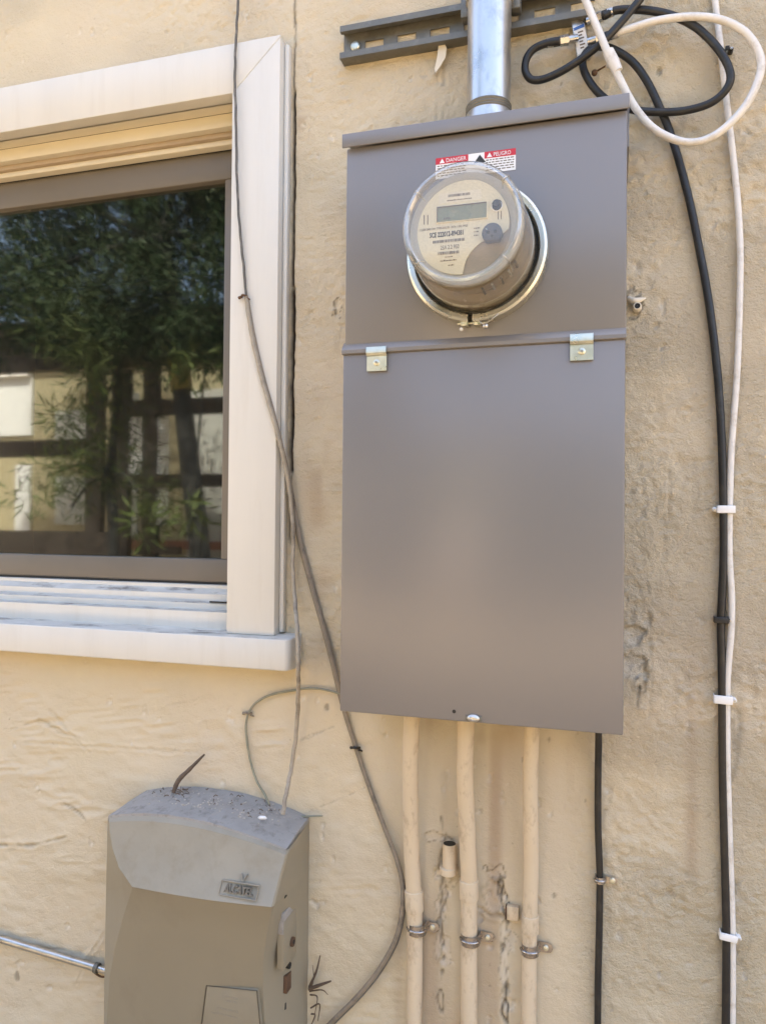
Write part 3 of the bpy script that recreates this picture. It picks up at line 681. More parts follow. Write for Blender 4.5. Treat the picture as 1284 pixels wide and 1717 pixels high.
# ------------------------------------------------------------------ riser conduit and strut above
zg = at(815, 165, -.09)[2]
ris = thing("metal_conduit", "shiny galvanised riser conduit entering the top of the enclosure", "conduit", (.1833, -.0535, .7788))
def vcyl(name, cx, cy, prof, m, parent, seg=48):
    bm = bmesh.new(); R_ = [[bm.verts.new((cx+r*math.cos(2*math.pi*k/seg), cy+r*math.sin(2*math.pi*k/seg), z)) for k in range(seg)] for r, z in prof]
    for A, B in zip(R_[:-1], R_[1:]):
        for k in range(seg): bm.faces.new((A[k], A[(k+1) % seg], B[(k+1) % seg], B[k]))
    bm.faces.new(R_[0]); bm.faces.new(R_[-1])
    return from_bm(name, bm, m, parent, angle=35)
vcyl("pipe", .1833, -.0535, [(.0298, zg+.008)] + [(.0298+.00025*math.sin(k*2.1), zg+.03+k*.03) for k in range(12)] + [(.0298, 2.1)], M['galv'], ris)
vcyl("threads", .1833, -.0535, [(.0302, zg-.004), (.0312, zg-.002), (.0302, zg), (.0312, zg+.002), (.0302, zg+.004), (.0312, zg+.006), (.0302, zg+.008)], M['steel_dull'], ris)
vcyl("hub", .1833, -.0535, [(.0335, .7788), (.0335, .783), (.0308, .785), (.0308, zg-.005), (.0303, zg-.004)], M['galv'], ris)
st = thing("strut_channel", "dark slotted steel strut channel crossing behind the riser conduit", "strut", (.13, 0, .965))
yf = -.0215; _p, _q = at(570, 44, yf), at(572, 98, yf); sx0, sx1, sb, st_ = _p[0], .322, _q[2], _p[2]
bm = bmesh.new(); th = .0026
bm_box(bm, sx0, sx1, yf, -.0005, st_-th, st_); bm_box(bm, sx0, sx1, yf, -.0005, sb, sb+th)
bm_box(bm, sx0, sx1, yf, yf+th, st_-.0090, st_-th); bm_box(bm, sx0, sx1, yf, yf+th, sb+th, sb+.0090)
bm_box(bm, sx0, sx1, yf+th, yf+.007, st_-.0090, st_-.0070); bm_box(bm, sx0, sx1, yf+th, yf+.007, sb+.0070, sb+.0090)
zc = (sb+st_)/2
bm_box(bm, sx0, sx1, -.0030, -.0006, zc+.0070, st_-th); bm_box(bm, sx0, sx1, -.0030, -.0006, sb+th, zc-.0070)
x = sx0; 
bm_box(bm, sx0, sx0+.034, -.0030, -.0006, zc-.007, zc+.007); x = sx0+.034
while x < sx1-.05:
    bm_box(bm, x+.029, x+.0505, -.0030, -.0006, zc-.007, zc+.007); x += .0505
from_bm("channel", bm, M['steel_dull'], st)
bp = at(594, 71, -.008); lathe("bolt", [(.0072, -.0035), (.0072, -.0075), (.0058, -.0090), (.0020, -.0098)], (bp[0]+.001, zc), M['zinc'], st, 20, cap=True)
sc_ = thing("pipe_clamp", "steel clamp holding the riser conduit against the strut channel", "clamp", (.1817, -.03, .972))
vcyl("band", .1833, -.0535, [(.0318, .972), (.0326, .973), (.0326, .997), (.0318, .998)], M['galv'], sc_)
box("ear", .2105, .2235, -.040, -.0215, .968, 1.002, M['steel_dull'], sc_, .001); box("ear", .1405, .1530, -.040, -.0215, .968, 1.002, M['steel_dull'], sc_, .001)
fl = [at(*p) for p in ((741, 66, -.012), (748, 78, -.014), (746, 95, -.013), (738, 112, -.010), (731, 124, -.008), (729, 118, -.008), (733, 98, -.009), (736, 80, -.006))]
props(extrude_poly("paint_flake", [(p[0], p[2]) for p in fl], -.011, -.009, M['flake'], None, origin=tuple(fl[0])), "curled flake of pale paint hanging below the strut channel", "paint flake")

# ------------------------------------------------------------------ painted conduits below the enclosure
def conduit(label, path, r, coup, cz, lug_px):
    P = [V(*p) for p in path]
    t = thing("painted_conduit", label, "conduit", P[-1], "cream painted conduits under the enclosure")
    tube("pipe", P, [r]*3, M['pipe'], t, 24, 8)
    for a, b, k in coup:
        A, B = np.array(V(*a)), np.array(V(*b)); d = (B-A)
        bm = bmesh.new(); bm_tube(bm, [A, A+d*.03, A+d*.12, A+d*.5, A+d*.88, A+d*.97, B], [r*1.0, r*k, r*(k+.03), r*(k+.015), r*(k+.03), r*k, r], 24, cap=False)
        from_bm("coupling", bm, M['pipe'], t, angle=35)
    return t
conduit("left painted conduit below the enclosure, next to the thin drop wire", [(692, 1160, -.050), (690, 1215, -.050), (688, 1270, -.046), (688, 1350, -.034), (690, 1430, -.022), (694, 1510, -.0165), (695.5, 1600, -.0165), (694, 1690, -.0165), (693, 1800, -.0165)], .0113,
        [((693.5, 1492, -.0165), (694.8, 1528, -.0165), 1.15)], 0, 0)
conduit("middle painted conduit below the enclosure, beside the old pipe stub", [(781, 1170, -.050), (781, 1225, -.050), (779, 1290, -.046), (782, 1370, -.034), (785, 1450, -.022), (786, 1500, -.0165), (786, 1600, -.0165), (786, 1690, -.0165), (786, 1800, -.0165)], .0116,
        [((785.5, 1474, -.018), (786, 1508, -.0165), 1.14)], 0, 0)
conduit("right painted conduit below the enclosure, nearest the lone black cable", [(891, 1180, -.045), (891, 1235, -.045), (889, 1290, -.040), (889, 1380, -.030), (890, 1450, -.020), (888, 1530, -.0150), (887, 1600, -.0150), (886, 1690, -.0150), (886, 1800, -.0150)], .0102,
        [((888.3, 1534, -.015), (888, 1564, -.015), 1.15)], 0, 0)
def strap(label, cpx, cpy, lpx, lpy, r, cy, wd=.0145, m=None, grp="steel straps on the conduits", left=True):
    m = m or M['strap']
    c = at(cpx, cpy, cy-r*.9); cx, cz = c[0], c[2]
    l_ = at(lpx, lpy, -.003); lx = l_[0]
    t = thing("pipe_strap", label, "strap", (cx, 0, cz), grp)
    bm = bmesh.new(); R0, R1 = r+.0003, r+.0018
    path = [(-R0, -.001)] + [(math.cos(a)*-1, math.sin(a)) for a in ()]
    inner = [(cx-R0, -.0010)] + [(cx-R0*math.cos(a), cy-R0*math.sin(a)) for a in np.linspace(0, math.pi, 15)] + [(cx+R0, -.0036), (lx+.006, -.0036)]
    outer = [(cx-R1, -.0010)] + [(cx-R1*math.cos(a), cy-R1*math.sin(a)) for a in np.linspace(0, math.pi, 15)] + [(cx+R1, -.0051), (lx+.006, -.0051)]
    tilt = (l_[2]-cz)/(lx-cx)
    loops = []
    for s in (-1, 1):
        def zz(x, i): 
            return cz + s*wd/2*(1 if i < 17 else .95) + (tilt*(x-cx-r) if x > cx+r else 0)
        loops.append(([bm.verts.new((x, y, zz(x, i))) for i, (x, y) in enumerate(inner)], [bm.verts.new((x, y, zz(x, i))) for i, (x, y) in enumerate(outer)]))
    (i0, o0), (i1, o1) = loops
    for a in range(len(inner)-1):
        bm.faces.new((o0[a], o0[a+1], o1[a+1], o1[a])); bm.faces.new((i0[a], i1[a], i1[a+1], i0[a+1]))
        bm.faces.new((i0[a], i0[a+1], o0[a+1], o0[a])); bm.faces.new((i1[a], o1[a], o1[a+1], i1[a+1]))
    bm.faces.new((i0[0], o0[0], o1[0], i1[0])); bm.faces.new((i0[-1], i1[-1], o1[-1], o0[-1]))
    from_bm("band", bm, m, t, angle=40)
    # raised rib round the band
    rp = [(cx-(R1+.0002)*math.cos(a), cy-(R1+.0002)*math.sin(a), cz) for a in np.linspace(.1, math.pi-.1, 17)]
    tube("rib", rp, .0022, m, t, 8, 0)
    zl = cz+tilt*(lx-cx-r)
    lathe("lug_end", [(.0001, -.0036), (wd*.47, -.0037), (wd*.47, -.0050), (.0001, -.0052)], (lx+.006, zl), m, t, 20)
    lathe("screw", [(.0040, -.0051), (.0040, -.0066), (.0030, -.0078), (.0006, -.0082)], (lx+.003, zl), M['zinc'], t, 18, cap=True)
    return t
strap("steel strap round the left painted conduit", 696, 1562, 722, 1556, .0113, -.0165)
strap("steel strap round the middle painted conduit", 786, 1580, 814, 1571, .0116, -.0165)
strap("steel strap round the right painted conduit", 887, 1597, 911, 1587, .0102, -.0150)
strap("small strap holding the lone black cable under the enclosure", 1005, 1477, 1022, 1475, .0050, -.0080, .0085, M['strap'])

# old stubs left in the wall
def stub():
    p = at(752, 1440, -.012); t = thing("pipe_stub", "short cut off pipe stub painted cream beside the middle conduit", "pipe stub", (p[0], 0, p[2]))
    top, bot = at(754, 1414, -.012)[2], at(754, 1466, -.012)[2]
    vcyl("tube_end", p[0]+.0012, -.013, [(.0098, bot+.004), (.0098, top-.002), (.0102, top)], M['pipe'], t, 24)
    vcyl("collar", p[0]-.0005, -.013, [(.0100, bot), (.0122, bot+.0015), (.0122, bot+.010), (.0102, bot+.0115)], M['pipe'], t, 24)
    vcyl("bore", p[0]+.0012, -.013, [(.0088, top-.002), (.0088, top+.0004)], M['seal'], t, 24)
stub()
p = at(859, 1529, -.006); t = thing("old_bracket", "small painted bracket stub at the left side of the right conduit", "bracket", (p[0], 0, p[2]))
box("plate", p[0]-.008, p[0]+.009, -.011, -.001, p[2]-.0105, p[2]+.0095, M['pipe'], t, .0015); box("ear", p[0]-.0095, p[0]-.0082, -.013, -.001, p[2]-.009, p[2]+.009, M['rust'], t, .0003)
p = at(1068, 513, -.012); t = thing("wall_tube", "little plastered tube end poking from the wall right of the meter", "tube end", (p[0], 0, p[2]))
lathe("sleeve", [(.0062, -.001), (.0056, -.010), (.0050, -.013), (.0038, -.0132), (.0036, -.004)], (p[0], p[2]), M['flake'], t, 18)
lathe("bore", [(.0037, -.0124), (.0002, -.0124)], (p[0], p[2]), M['seal'], t, 18)
tube("plaster_lip", [V(1053, 500, -.003), V(1062, 504, -.008), V(1072, 503, -.006), V(1082, 500, -.001)], [.003, .0042, .0035, .001], M['flake'], t, 10)

# ------------------------------------------------------------------ cables
def cable(name, label, path, r, m, cat="cable", seg=12, n=8, group=None, **k):
    o = tube(name, [V(*p) for p in path], r, m, None, seg, n, **k); return props(o, label, cat, group)
RB, RW = .0052, .0050
cable("coaxial_cable", "black coaxial cable looping from the connector block and running down the wall",
      [(1012, 27, -.030), (1035, 17, -.030), (1080, 17, -.030), (1122, 25, -.031), (1165, 45, -.033), (1203, 82, -.034), (1223, 120, -.034), (1218, 148, -.032), (1190, 173, -.028), (1145, 186, -.022), (1100, 188, -.018), (1060, 184, -.018), (1022, 171, -.018), (996, 148, -.018), (979, 120, -.018), (977, 98, -.019), (988, 83, -.020), (1006, 78, -.020), (1030, 84, -.018), (1060, 104, -.016), (1085, 138, -.014), (1106, 182, -.012),
       (1122, 220, -.009), (1139, 275, -.007), (1157, 345, -.007), (1172, 420, -.007), (1185, 490, -.007), (1196, 570, -.007), (1204, 650, -.007), (1209, 740, -.007), (1212, 850, -.007), (1212, 945, -.007), (1208, 1040, -.007), (1209, 1110, -.007), (1210, 1170, -.007), (1211, 1300, -.007), (1214, 1430, -.007), (1217, 1560, -.007), (1216, 1720, -.007), (1214, 1900, -.007)], RB, M['black'])
cable("coaxial_cable", "black coaxial cable hairpin coming down from above to the block's left side",
      [(1120, -70, -.040), (1085, -18, -.040), (1062, 12, -.040), (1040, 38, -.040), (1010, 70, -.040), (975, 98, -.036), (940, 120, -.032), (910, 133, -.028), (890, 133, -.026), (880, 118, -.026), (883, 97, -.027), (895, 82, -.028), (915, 73, -.030), (936, 69, -.030)], RB, M['black'])
cable("coaxial_cable", "white coaxial cable making a wide loop beside the enclosure's top corner",
      [(955, -70, -.046), (972, -22, -.048), (986, 12, -.048), (1003, 52, -.050), (1022, 97, -.050), (1042, 140, -.048), (1064, 180, -.046), (1092, 213, -.044), (1125, 232, -.042), (1157, 239, -.040), (1190, 231, -.040), (1225, 205, -.040), (1255, 168, -.040), (1274, 122, -.040), (1272, 90, -.040), (1250, 56, -.040), (1210, 34, -.040), (1160, 28, -.040), (1105, 34, -.038), (1065, 45, -.036), (1030, 57, -.032)], RW, M['whitecable'])
cable("wall_cable", "white cable running straight down the wall beside the long black cable",
      [(1193, -60, -.006), (1199, 10, -.006), (1205, 60, -.006), (1211, 115, -.006), (1219, 185, -.006), (1228, 260, -.006), (1236, 340, -.006), (1240, 410, -.006), (1240, 470, -.006), (1238, 550, -.006), (1234, 640, -.006), (1229, 705, -.006), (1225, 765, -.0065), (1222.5, 850, -.0065), (1222, 930, -.0065), (1226, 1000, -.0075), (1225, 1060, -.008), (1220, 1120, -.007), (1218, 1172, -.0065), (1219, 1300, -.0065), (1223, 1430, -.0065), (1227, 1565, -.0065), (1227, 1720, -.0065), (1225, 1900, -.0065)], .0042, M['whitecable'])
cable("power_cable", "lone black cable hanging straight down below the enclosure's right side",
      [(1003, 1180, -.03), (1003, 1240, -.022), (1002, 1300, -.012), (1002, 1380, -.0085), (1004, 1440, -.008), (1005, 1478, -.008), (1004, 1560, -.008), (1002, 1640, -.008), (1001.5, 1720, -.008), (1001, 1850, -.008)], .0046, M['black'])
# connector block
gb = at(973, 65, -.012); blk = thing("connector_block", "small white labelled metal block joining the coaxial cables", "connector block", (gb[0], 0, gb[2]))
def rot(poly, c, a): return [(c[0]+(x-c[0])*math.cos(a)-(z-c[1])*math.sin(a), c[1]+(x-c[0])*math.sin(a)+(z-c[1])*math.cos(a)) for x, z in poly]
cx_, cz_ = gb[0], gb[2]; ta = math.radians(9)
extrude_poly("plate", rot([(cx_-.0085, cz_-.030), (cx_+.0085, cz_-.030), (cx_+.0085, cz_+.031), (cx_+.004, cz_+.035), (cx_-.004, cz_+.035), (cx_-.0085, cz_+.031)], (cx_, cz_), ta), -.014, -.004, M['nickel'], blk, .0008)
lb = extrude_poly("label", rot([(cx_-.0075, cz_-.022), (cx_+.0075, cz_-.022), (cx_+.0075, cz_+.018), (cx_-.0075, cz_+.018)], (cx_, cz_), ta), -.0147, -.0141, M['paper'], blk)
extrude_poly("blue_mark", rot([(cx_-.0072, cz_+.012), (cx_+.0072, cz_+.013), (cx_+.0072, cz_+.018), (cx_-.0072, cz_+.016)], (cx_, cz_), ta), -.0150, -.0148, M['blue'], lb)
for k in range(6):
    zz = cz_+.007-k*.0045
    extrude_poly("print_line", rot([(cx_-.0025, zz), (cx_+.0045-.002*(k % 2), zz), (cx_+.0045-.002*(k % 2), zz+.002), (cx_-.0025, zz+.002)], (cx_, cz_), ta), -.0150, -.0148, M['ink_brown'], lb)
for sx_ in (-.0045, .0042):
    c_ = rot([(cx_+sx_, cz_+.0385)], (cx_, cz_), ta)[0]
    lathe("ear_ring", [(.0048, -.006), (.0048, -.009), (.0025, -.009), (.0025, -.006)], c_, M['nickel'], blk, 20, closed=True)
def connector(name, a, b, a2):
    A, B, C_ = [np.array(V(*p)) for p in (a, b, a2)]
    c = tube(name, [A, A+(B-A)*.30], [.0052, .0052], M['nickel'], blk, 16, 0)
    tube("nut", [A+(B-A)*.30, A+(B-A)*.58], [.0068, .0068], M['nickel'], c, 6, 0)
    tube("sleeve", [A+(B-A)*.58, A+(B-A)*.80], [.0060, .0060], M['ink'], c, 16, 0)
    tube("crimp", [A+(B-A)*.80, B], [.0064, .0060], M['nickel'], c, 16, 0)
connector("left_connector", (968, 64, -.020), (916, 73, -.029), (0, 0, 0)); connector("right_connector", (984, 36, -.020), (1028, 19, -.030), (0, 0, 0)); connector("right_connector", (986, 70, -.020), (1036, 55, -.032), (0, 0, 0))
for o in list(bpy.data.objects):
    if o.name in ("left_connector", "right_connector", "right_connector.001"): o.name = "connector"
tp = V(1026, 97, -.050); t = thing("cable_tie", "white screw clip gripping the looped white coaxial cable", "cable clip", tuple(tp))
d_ = (np.array(V(1034, 118, -.049))-np.array(V(1018, 84, -.050)))
A = np.array(V(1019, 86, -.050)); tube("clip_body", [A, A+d_*.45, A+d_*.55, A+d_], [.0072, .0078, .0078, .0066], M['whitecable'], t, 14, 0)
tube("clip_foot", [V(1028, 104, -.046), V(1018, 111, -.020)], [.004, .003], M['whitecable'], t, 10, 0)
tube("screw", [V(1016, 110, -.020), V(999, 120, -.010)], .0013, M['rust'], t, 8, 0); lathe("screw_head", [(.0040, -.009), (.0040, -.012), (.0025, -.0138), (.0004, -.014)], tuple(at(996, 121, -.012)[[0, 2]]), M['rust'], t, 16, cap=True)
# cable clips
def clip(label, px, py, wpx, hpx, m, nail_side, tilt=0., grp="white cable clips"):
    p = at(px, py, -.014); sc = (p[1]-CAM[1])/FPX
    t = thing("cable_clip", label, "cable clip", (p[0], 0, p[2]), grp)
    w2, h2 = wpx/2*sc, hpx/2*sc
    poly = rot([(p[0]-w2, p[2]-h2), (p[0]+w2, p[2]-h2), (p[0]+w2, p[2]+h2), (p[0]-w2, p[2]+h2)], (p[0], p[2]), tilt)
    extrude_poly("saddle", poly, -.0150, -.0118, m, t, .0012)
    for s in (-1, 1):
        q = rot([(p[0]+s*(w2-.0008), p[2]-h2*.92), (p[0]+s*(w2+.0004), p[2]-h2*.92), (p[0]+s*(w2+.0004), p[2]+h2*.92), (p[0]+s*(w2-.0008), p[2]+h2*.92)], (p[0], p[2]), tilt)
        extrude_poly("side_wall", q, -.0140, -.0005, m, t)
    c = rot([(p[0]+nail_side*(w2+.0028), p[2])], (p[0], p[2]), tilt)[0]
    lathe("nail_boss", [(.0030, -.0005), (.0030, -.010), (.0022, -.011)], c, m, t, 14, cap=True)
    lathe("nail", [(.0015, -.0109), (.0015, -.0122), (.0004, -.0126)], c, M['nickel'], t, 12, cap=True)
    return t
clip("white clip with its nail on the left, uppermost on the cable pair", 1217, 854, 25, 12, M['paper'], -1)
clip("white clip on the cable pair level with the enclosure's lower edge", 1212, 1174, 26, 13, M['paper'], 1, -.03)
clip("white clip tilted on the cable pair, lowest one on the wall", 1221, 1573, 24, 11, M['paper'], 1, -.10)
clip("small black clip on the long black cable between white clips", 1209, 1040, 20, 10, M['black'], 1, grp="black cable clip")
clip("tiny black clip where the loop meets the straight white cable", 1219, 80, 5, 7, M['black'], 1, grp="tiny black clip")

# thin old drop wires on the left
WIRE = [(400, -60, -.034), (399, 10, -.034), (396, 65, -.034), (394, 130, -.034), (396, 210, -.034), (397.5, 300, -.034), (402, 380, -.033), (409, 450, -.032), (413, 500, -.032)]
cable("drop_wire", "thin dark wire dropping over the white window casing to a clip", WIRE, .0021, M['darkwire'], "wire", 8, wob=.0005)
WA = [(413, 498, -.0325), (422, 560, -.0325), (438, 630, -.0325), (455, 690, -.032), (470, 745, -.029), (481, 795, -.020), (488, 845, -.014), (492, 900, -.013), (491, 950, -.014), (494, 1000, -.020), (498, 1050, -.042), (500, 1090, -.050), (500, 1125, -.050), (500, 1170, -.034), (497, 1225, -.022), (489, 1285, -.025), (481, 1325, -.040), (474, 1366, -.052)]
cable("drop_wire", "pale weathered wire running from the clip down into the grey phone box", WA, .0034, M['oldwire2'], "wire", 8, wob=.0006)
WB = [(414, 500, -.030), (425, 562, -.030), (441, 632, -.030), (458, 692, -.029), (472, 748, -.027), (484, 800, -.015), (493, 855, -.006), (505, 915, -.005), (522, 980, -.005), (543, 1055, -.005), (560, 1120, -.005), (577, 1190, -.005), (597, 1255, -.005), (621, 1325, -.006), (646, 1392, -.008), (666, 1445, -.010), (675, 1490, -.012), (673, 1535, -.013), (661, 1580, -.013), (634, 1628, -.012), (600, 1670, -.012), (565, 1705, -.012), (530, 1740, -.012)]
cable("drop_wire", "grey two strand wire slanting behind the enclosure and curving round the conduits", WB, [.0036]*6+[.0046]*6+[.0036]*12, M['oldwire'], "wire", 8, flat=.6)
cable("drop_wire", "dark wire lying along the lower part of the grey curving wire", [(x+3.5, y+3, d+.001) for x, y, d in WB[10:]], .0016, M['darkwire'], "wire", 8)
cable("green_wire", "thin faded green wire bowing left from the enclosure to the phone box", [(592, 1170, -.006), (567, 1162, -.006), (542, 1156, -.007), (520, 1154, -.007), (495, 1157, -.006), (458, 1164, -.006), (434, 1175, -.006), (420, 1190, -.007), (413, 1212, -.007), (414, 1240, -.006), (420, 1275, -.006), (430, 1308, -.008), (444, 1332, -.010), (452, 1350, -.012)], .0019, M['greenwire'], "wire", 8)
def wire_clip(label, px, py, Y, m):
    p = at(px, py, Y); t = thing("wire_clip", label, "wire clip", tuple(p))
    tube("loop", [(p[0]-.005, p[1]+.003, p[2]), (p[0], p[1]-.004, p[2]+.001), (p[0]+.005, p[1]+.003, p[2])], .0018, m, t, 8)
    tube("nail", [(p[0]-.009, p[1]+.002, p[2]-.001), (p[0]-.003, p[1]-.001, p[2])], [.0026, .0014], m, t, 8, 0)
    tube("tail", [(p[0]+.004, p[1], p[2]-.002), (p[0]+.009, p[1]+.003, p[2]-.005)], [.002, .0012], m, t, 8, 0)
wire_clip("corroded clip fixing the drop wire to the white casing", 409, 497, -.034, M['rust'])
wire_clip("dusty clip pinning the green wire to the stucco", 416, 1196, -.006, M['oldwire'])
wire_clip("black clip on the grey curving wire just below the enclosure", 597, 1254, -.008, M['black'])

# ------------------------------------------------------------------ the phone line box
BX0, BX1 = -.3905, -.0925
pb = thing("phone_box", "dusty taupe plastic phone line box with an arched top", "junction box", ((BX0+BX1)/2, 0, -.62))
def ztop(x):
    t = (x-BX0)/(BX1-BX0); return -.1930 - .006*t + .0225*4*t*(1-t)*(1-.10*(t-.5))
PROF = [((183, 1369), (480, 1425), .0800, .0215), ((183.5, 1379), (478.5, 1433), .0875, .0185), ((184.5, 1394), (476, 1443), .0915, .0140), ((189, 1422), (469, 1468), .0990, .0075),
        ((200, 1455), (462, 1495), .1110, .0025), ((222, 1487), (455, 1521), .1230, 0), ((222, 1489), (454.6, 1523), .1218, 0), ((207, 1537), (447, 1565), .1120, 0), ((193, 1590), (441, 1610), .1020, 0),
        ((184, 1640), (441, 1660), .0940, 0), ((179, 1717), (445, 1725), .0850, 0), ((176, 1790), (451, 1795), .0780, 0), ((175, 1850), (456, 1855), .084, 0)]
SIL = [(181.5, 1372), (181, 1382), (180.5, 1398), (180, 1426), (179, 1458), (178.5, 1492), (178.5, 1494), (177.5, 1540), (176.5, 1592), (175.5, 1642), (174.5, 1719), (174, 1792), (173, 1852)]
NU = 24; BUL = .0055
def face_y(t, d): return -(d-.003+BUL*math.sin(math.pi*t))
bm = bmesh.new(); grid = []
for i, (L, R_, d, arch) in enumerate(PROF):
    a_, b_ = at(*L, -(d-.003)), at(*R_, -(d-.003)); sil = at(*SIL[i], -.066)
    row = [bm.verts.new((sil[0]+.012, 0, sil[2])), bm.verts.new((sil[0]+.002, -.035, sil[2])), bm.verts.new(sil)]
    for k in range(NU+1):
        t = k/NU; p = a_*(1-t)+b_*t
        row.append(bm.verts.new((p[0], face_y(t, d), p[2]+arch*4*t*(1-t)*(1-.18*(t-.5)))))
    e0_ = row[-1].co; bx = BX1
    row.append(bm.verts.new((e0_.x+.0022, e0_.y+.004, e0_.z+.0004)))
    for q in (.3, .6, .85): row.append(bm.verts.new((e0_.x+.0022+(bx-e0_.x-.0022)*q**.85, (e0_.y+.004)*(1-q), e0_.z+(.0135 if i == 0 else .010)*q*max(0, 1-i/6))))
    row.append(bm.verts.new((bx, -.001, e0_.z+(.0135 if i == 0 else .010)*max(0, 1-i/6))))
    grid.append(row)
nr = len(grid[0])
for a, b in zip(grid[:-1], grid[1:]):
    for k in range(nr-1): bm.faces.new((a[k], a[k+1], b[k+1], b[k]))
bm.faces.new(grid[-1]); top_row = [v.co.copy() for v in grid[0]]
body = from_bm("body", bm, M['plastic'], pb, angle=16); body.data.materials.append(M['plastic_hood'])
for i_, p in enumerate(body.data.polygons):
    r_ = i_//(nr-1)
    if r_ < 5 and 3 <= i_ % (nr-1) < 3+NU: p.material_index = 1  # hood faces get the lighter plastic, the face below a browner one
# arched dusty top with a small overhanging lip
front = top_row[3:3+NU+1]; NT = NU
bm = bmesh.new(); tr_ = []
for k in range(NT+1):
    fpt = front[k]; t = k/NT; bxk = (BX0+.012)+(BX1-BX0-.012)*t; bz = ztop(bxk); ln = []
    for q in (0, .2, .4, .6, .8, .93, 1.0):
        ln.append(bm.verts.new((bxk*(1-q)+fpt.x*q, -.0005*(1-q)+(fpt.y-.0016)*q, bz*(1-q)+fpt.z*q+.0016*math.sin(math.pi*min(q*1.1, 1))+(.0016 if q > .9 else .0008)+random.uniform(-.0003, .0003))))
    ln.append(bm.verts.new((fpt.x, fpt.y-.0019, fpt.z-.0028))); ln.append(bm.verts.new((fpt.x, fpt.y+.0015, fpt.z-.0034)))
    tr_.append(ln)
for a, b in zip(tr_[:-1], tr_[1:]):
    for k in range(len(a)-1): bm.faces.new((a[k], a[k+1], b[k+1], b[k]))
for end, dx in ((tr_[-1], -.0004), (tr_[0], .0004)):
    low = [bm.verts.new((v.co.x+dx, v.co.y, v.co.z-.0075)) for v in end[:7]]
    for k in range(6): bm.faces.new((end[k], end[k+1], low[k+1], low[k]))
from_bm("top_cap", bm, M['plastic_top'], pb, angle=40)
def shear(o, k, zc):
    oz = org(pb).z
    for v in o.data.vertices: v.co.y += k*(v.co.z+oz-zc)
# embossed maker's plate
M['letter'] = mat('dark_moulded_lettering', (.17, .148, .112), .7)  # letters darker than the plastic round them
M['plastic_shade'] = mat("grimy_taupe_plastic", (.285, .255, .20), .6, var=.1)
ey = -.1168
e0, e1 = at(369, 1505, ey), at(432, 1487, ey); fy0 = ey; xa, xb, za, zb = e0[0], e1[0], e1[2]-.0175, e1[2]-.0005; zc_ = (za+zb)/2
bm = bmesh.new()
for (x0, x1, z0, z1) in ((xa, xb, zb-.0008, zb), (xa, xb, za, za+.0008), (xa, xa+.0008, za+.0008, zb-.0008), (xb-.0008, xb, za+.0008, zb-.0008)):
    bm_box(bm, x0, x1, fy0-.0005, fy0+.004, z0, z1)
nmp = from_bm("nameplate", bm, M['plastic_shade'], pb)
xm = (xa+xb)/2+.003
eml = [nmp, text("embossed_name", "ALCATEL", (xa+xb)/2, za+.0042, fy0+.0012, .0128, M['letter'], nmp, ext=.0017, sx=.84, align='CENTER', bold=.0002),
       extrude_poly("embossed_triangle", [(xm-.0052, zb+.0095), (xm-.0040, zb+.0095), (xm, zb+.0030), (xm+.0040, zb+.0095), (xm+.0052, zb+.0095), (xm, zb+.0012)], fy0-.0005, fy0+.004, M['plastic_shade'], nmp)]
for o in eml: shear(o, .56, zc_)
# moulded label panel low on the front, a raised bead round faint print
ly = -.0955
q = [at(347, 1652, ly), at(432, 1660, ly), at(437, 1790, ly), at(322, 1790, ly)]
outer = [(p[0], p[2]) for p in q]; zq = q[0][2]
lp_ = extrude_poly("moulded_panel", outer, ly-.0012, ly+.012, M['plastic'], pb, .0022); lps = [lp_]
for (a, b, w_, h_) in ((372, 1672, .024, .0030), (378, 1681, .018, .0026), (362, 1694, .034, .0030), (352, 1702, .042, .0026)):
    t0 = at(a, b, ly-.001); lps.append(dashes("worn_print", t0[0], t0[0]+w_, t0[2], h_, ly-.0012, M['plastic_shade'], lp_))
M['panel_outline'] = mat("dark_panel_outline", (.10, .085, .06), .8)  # dark line drawn round the moulded panel
lps.append(tube("moulded_outline", [(x, ly-.0010, z) for x, z in [outer[3], outer[0], outer[1], outer[2]]], .0009, M['panel_outline'], lp_, 6, 0))
for o in lps: shear(o, -.115, zq)
# side port block with screw, holes and latch notches (right side)
EDGE = np.array(sorted((float(at(*R_, -(d-.003))[1-1]), float(at(*R_, -(d-.003))[2]), -(d-.007)) for L, R_, d, ar in PROF)); EDGE = EDGE[np.argsort(EDGE[:, 1])]
def sp(px, py):    # point on the right side face
    best = None
    for k in range(70):
        Y = -.005-.11*k/70; P = at(px, py, Y); fx_ = np.interp(P[2], EDGE[:, 1], EDGE[:, 0]); fy_ = np.interp(P[2], EDGE[:, 1], EDGE[:, 2])
        q = np.interp(Y, [fy_, fy_*.7, fy_*.4, fy_*.15, 0], [0, .3**.85, .6**.85, .85**.85, 1]); x = fx_+(BX1-fx_)*q
        if best is None or abs(P[0]-x) < best[0]: best = (abs(P[0]-x), P)
    return best[1]
def side_box(name, pxa, pya, pxb, pyb, out, m, par=pb, bev=.0008, inn=.006):
    A, B = sp(pxa, pya), sp(pxb, pyb); y0, y1 = sorted((A[1], B[1])); z0, z1 = sorted((A[2], B[2])); xx = max(A[0], B[0])
    return box(name, xx-inn, xx+out, y0, y1, z0, z1, m, par, bev)
side_box("port_block", 468, 1545, 492, 1598, .0045, M['plastic'])
side_box("port_ramp", 470, 1532, 490, 1545, .0030, M['plastic_top'])
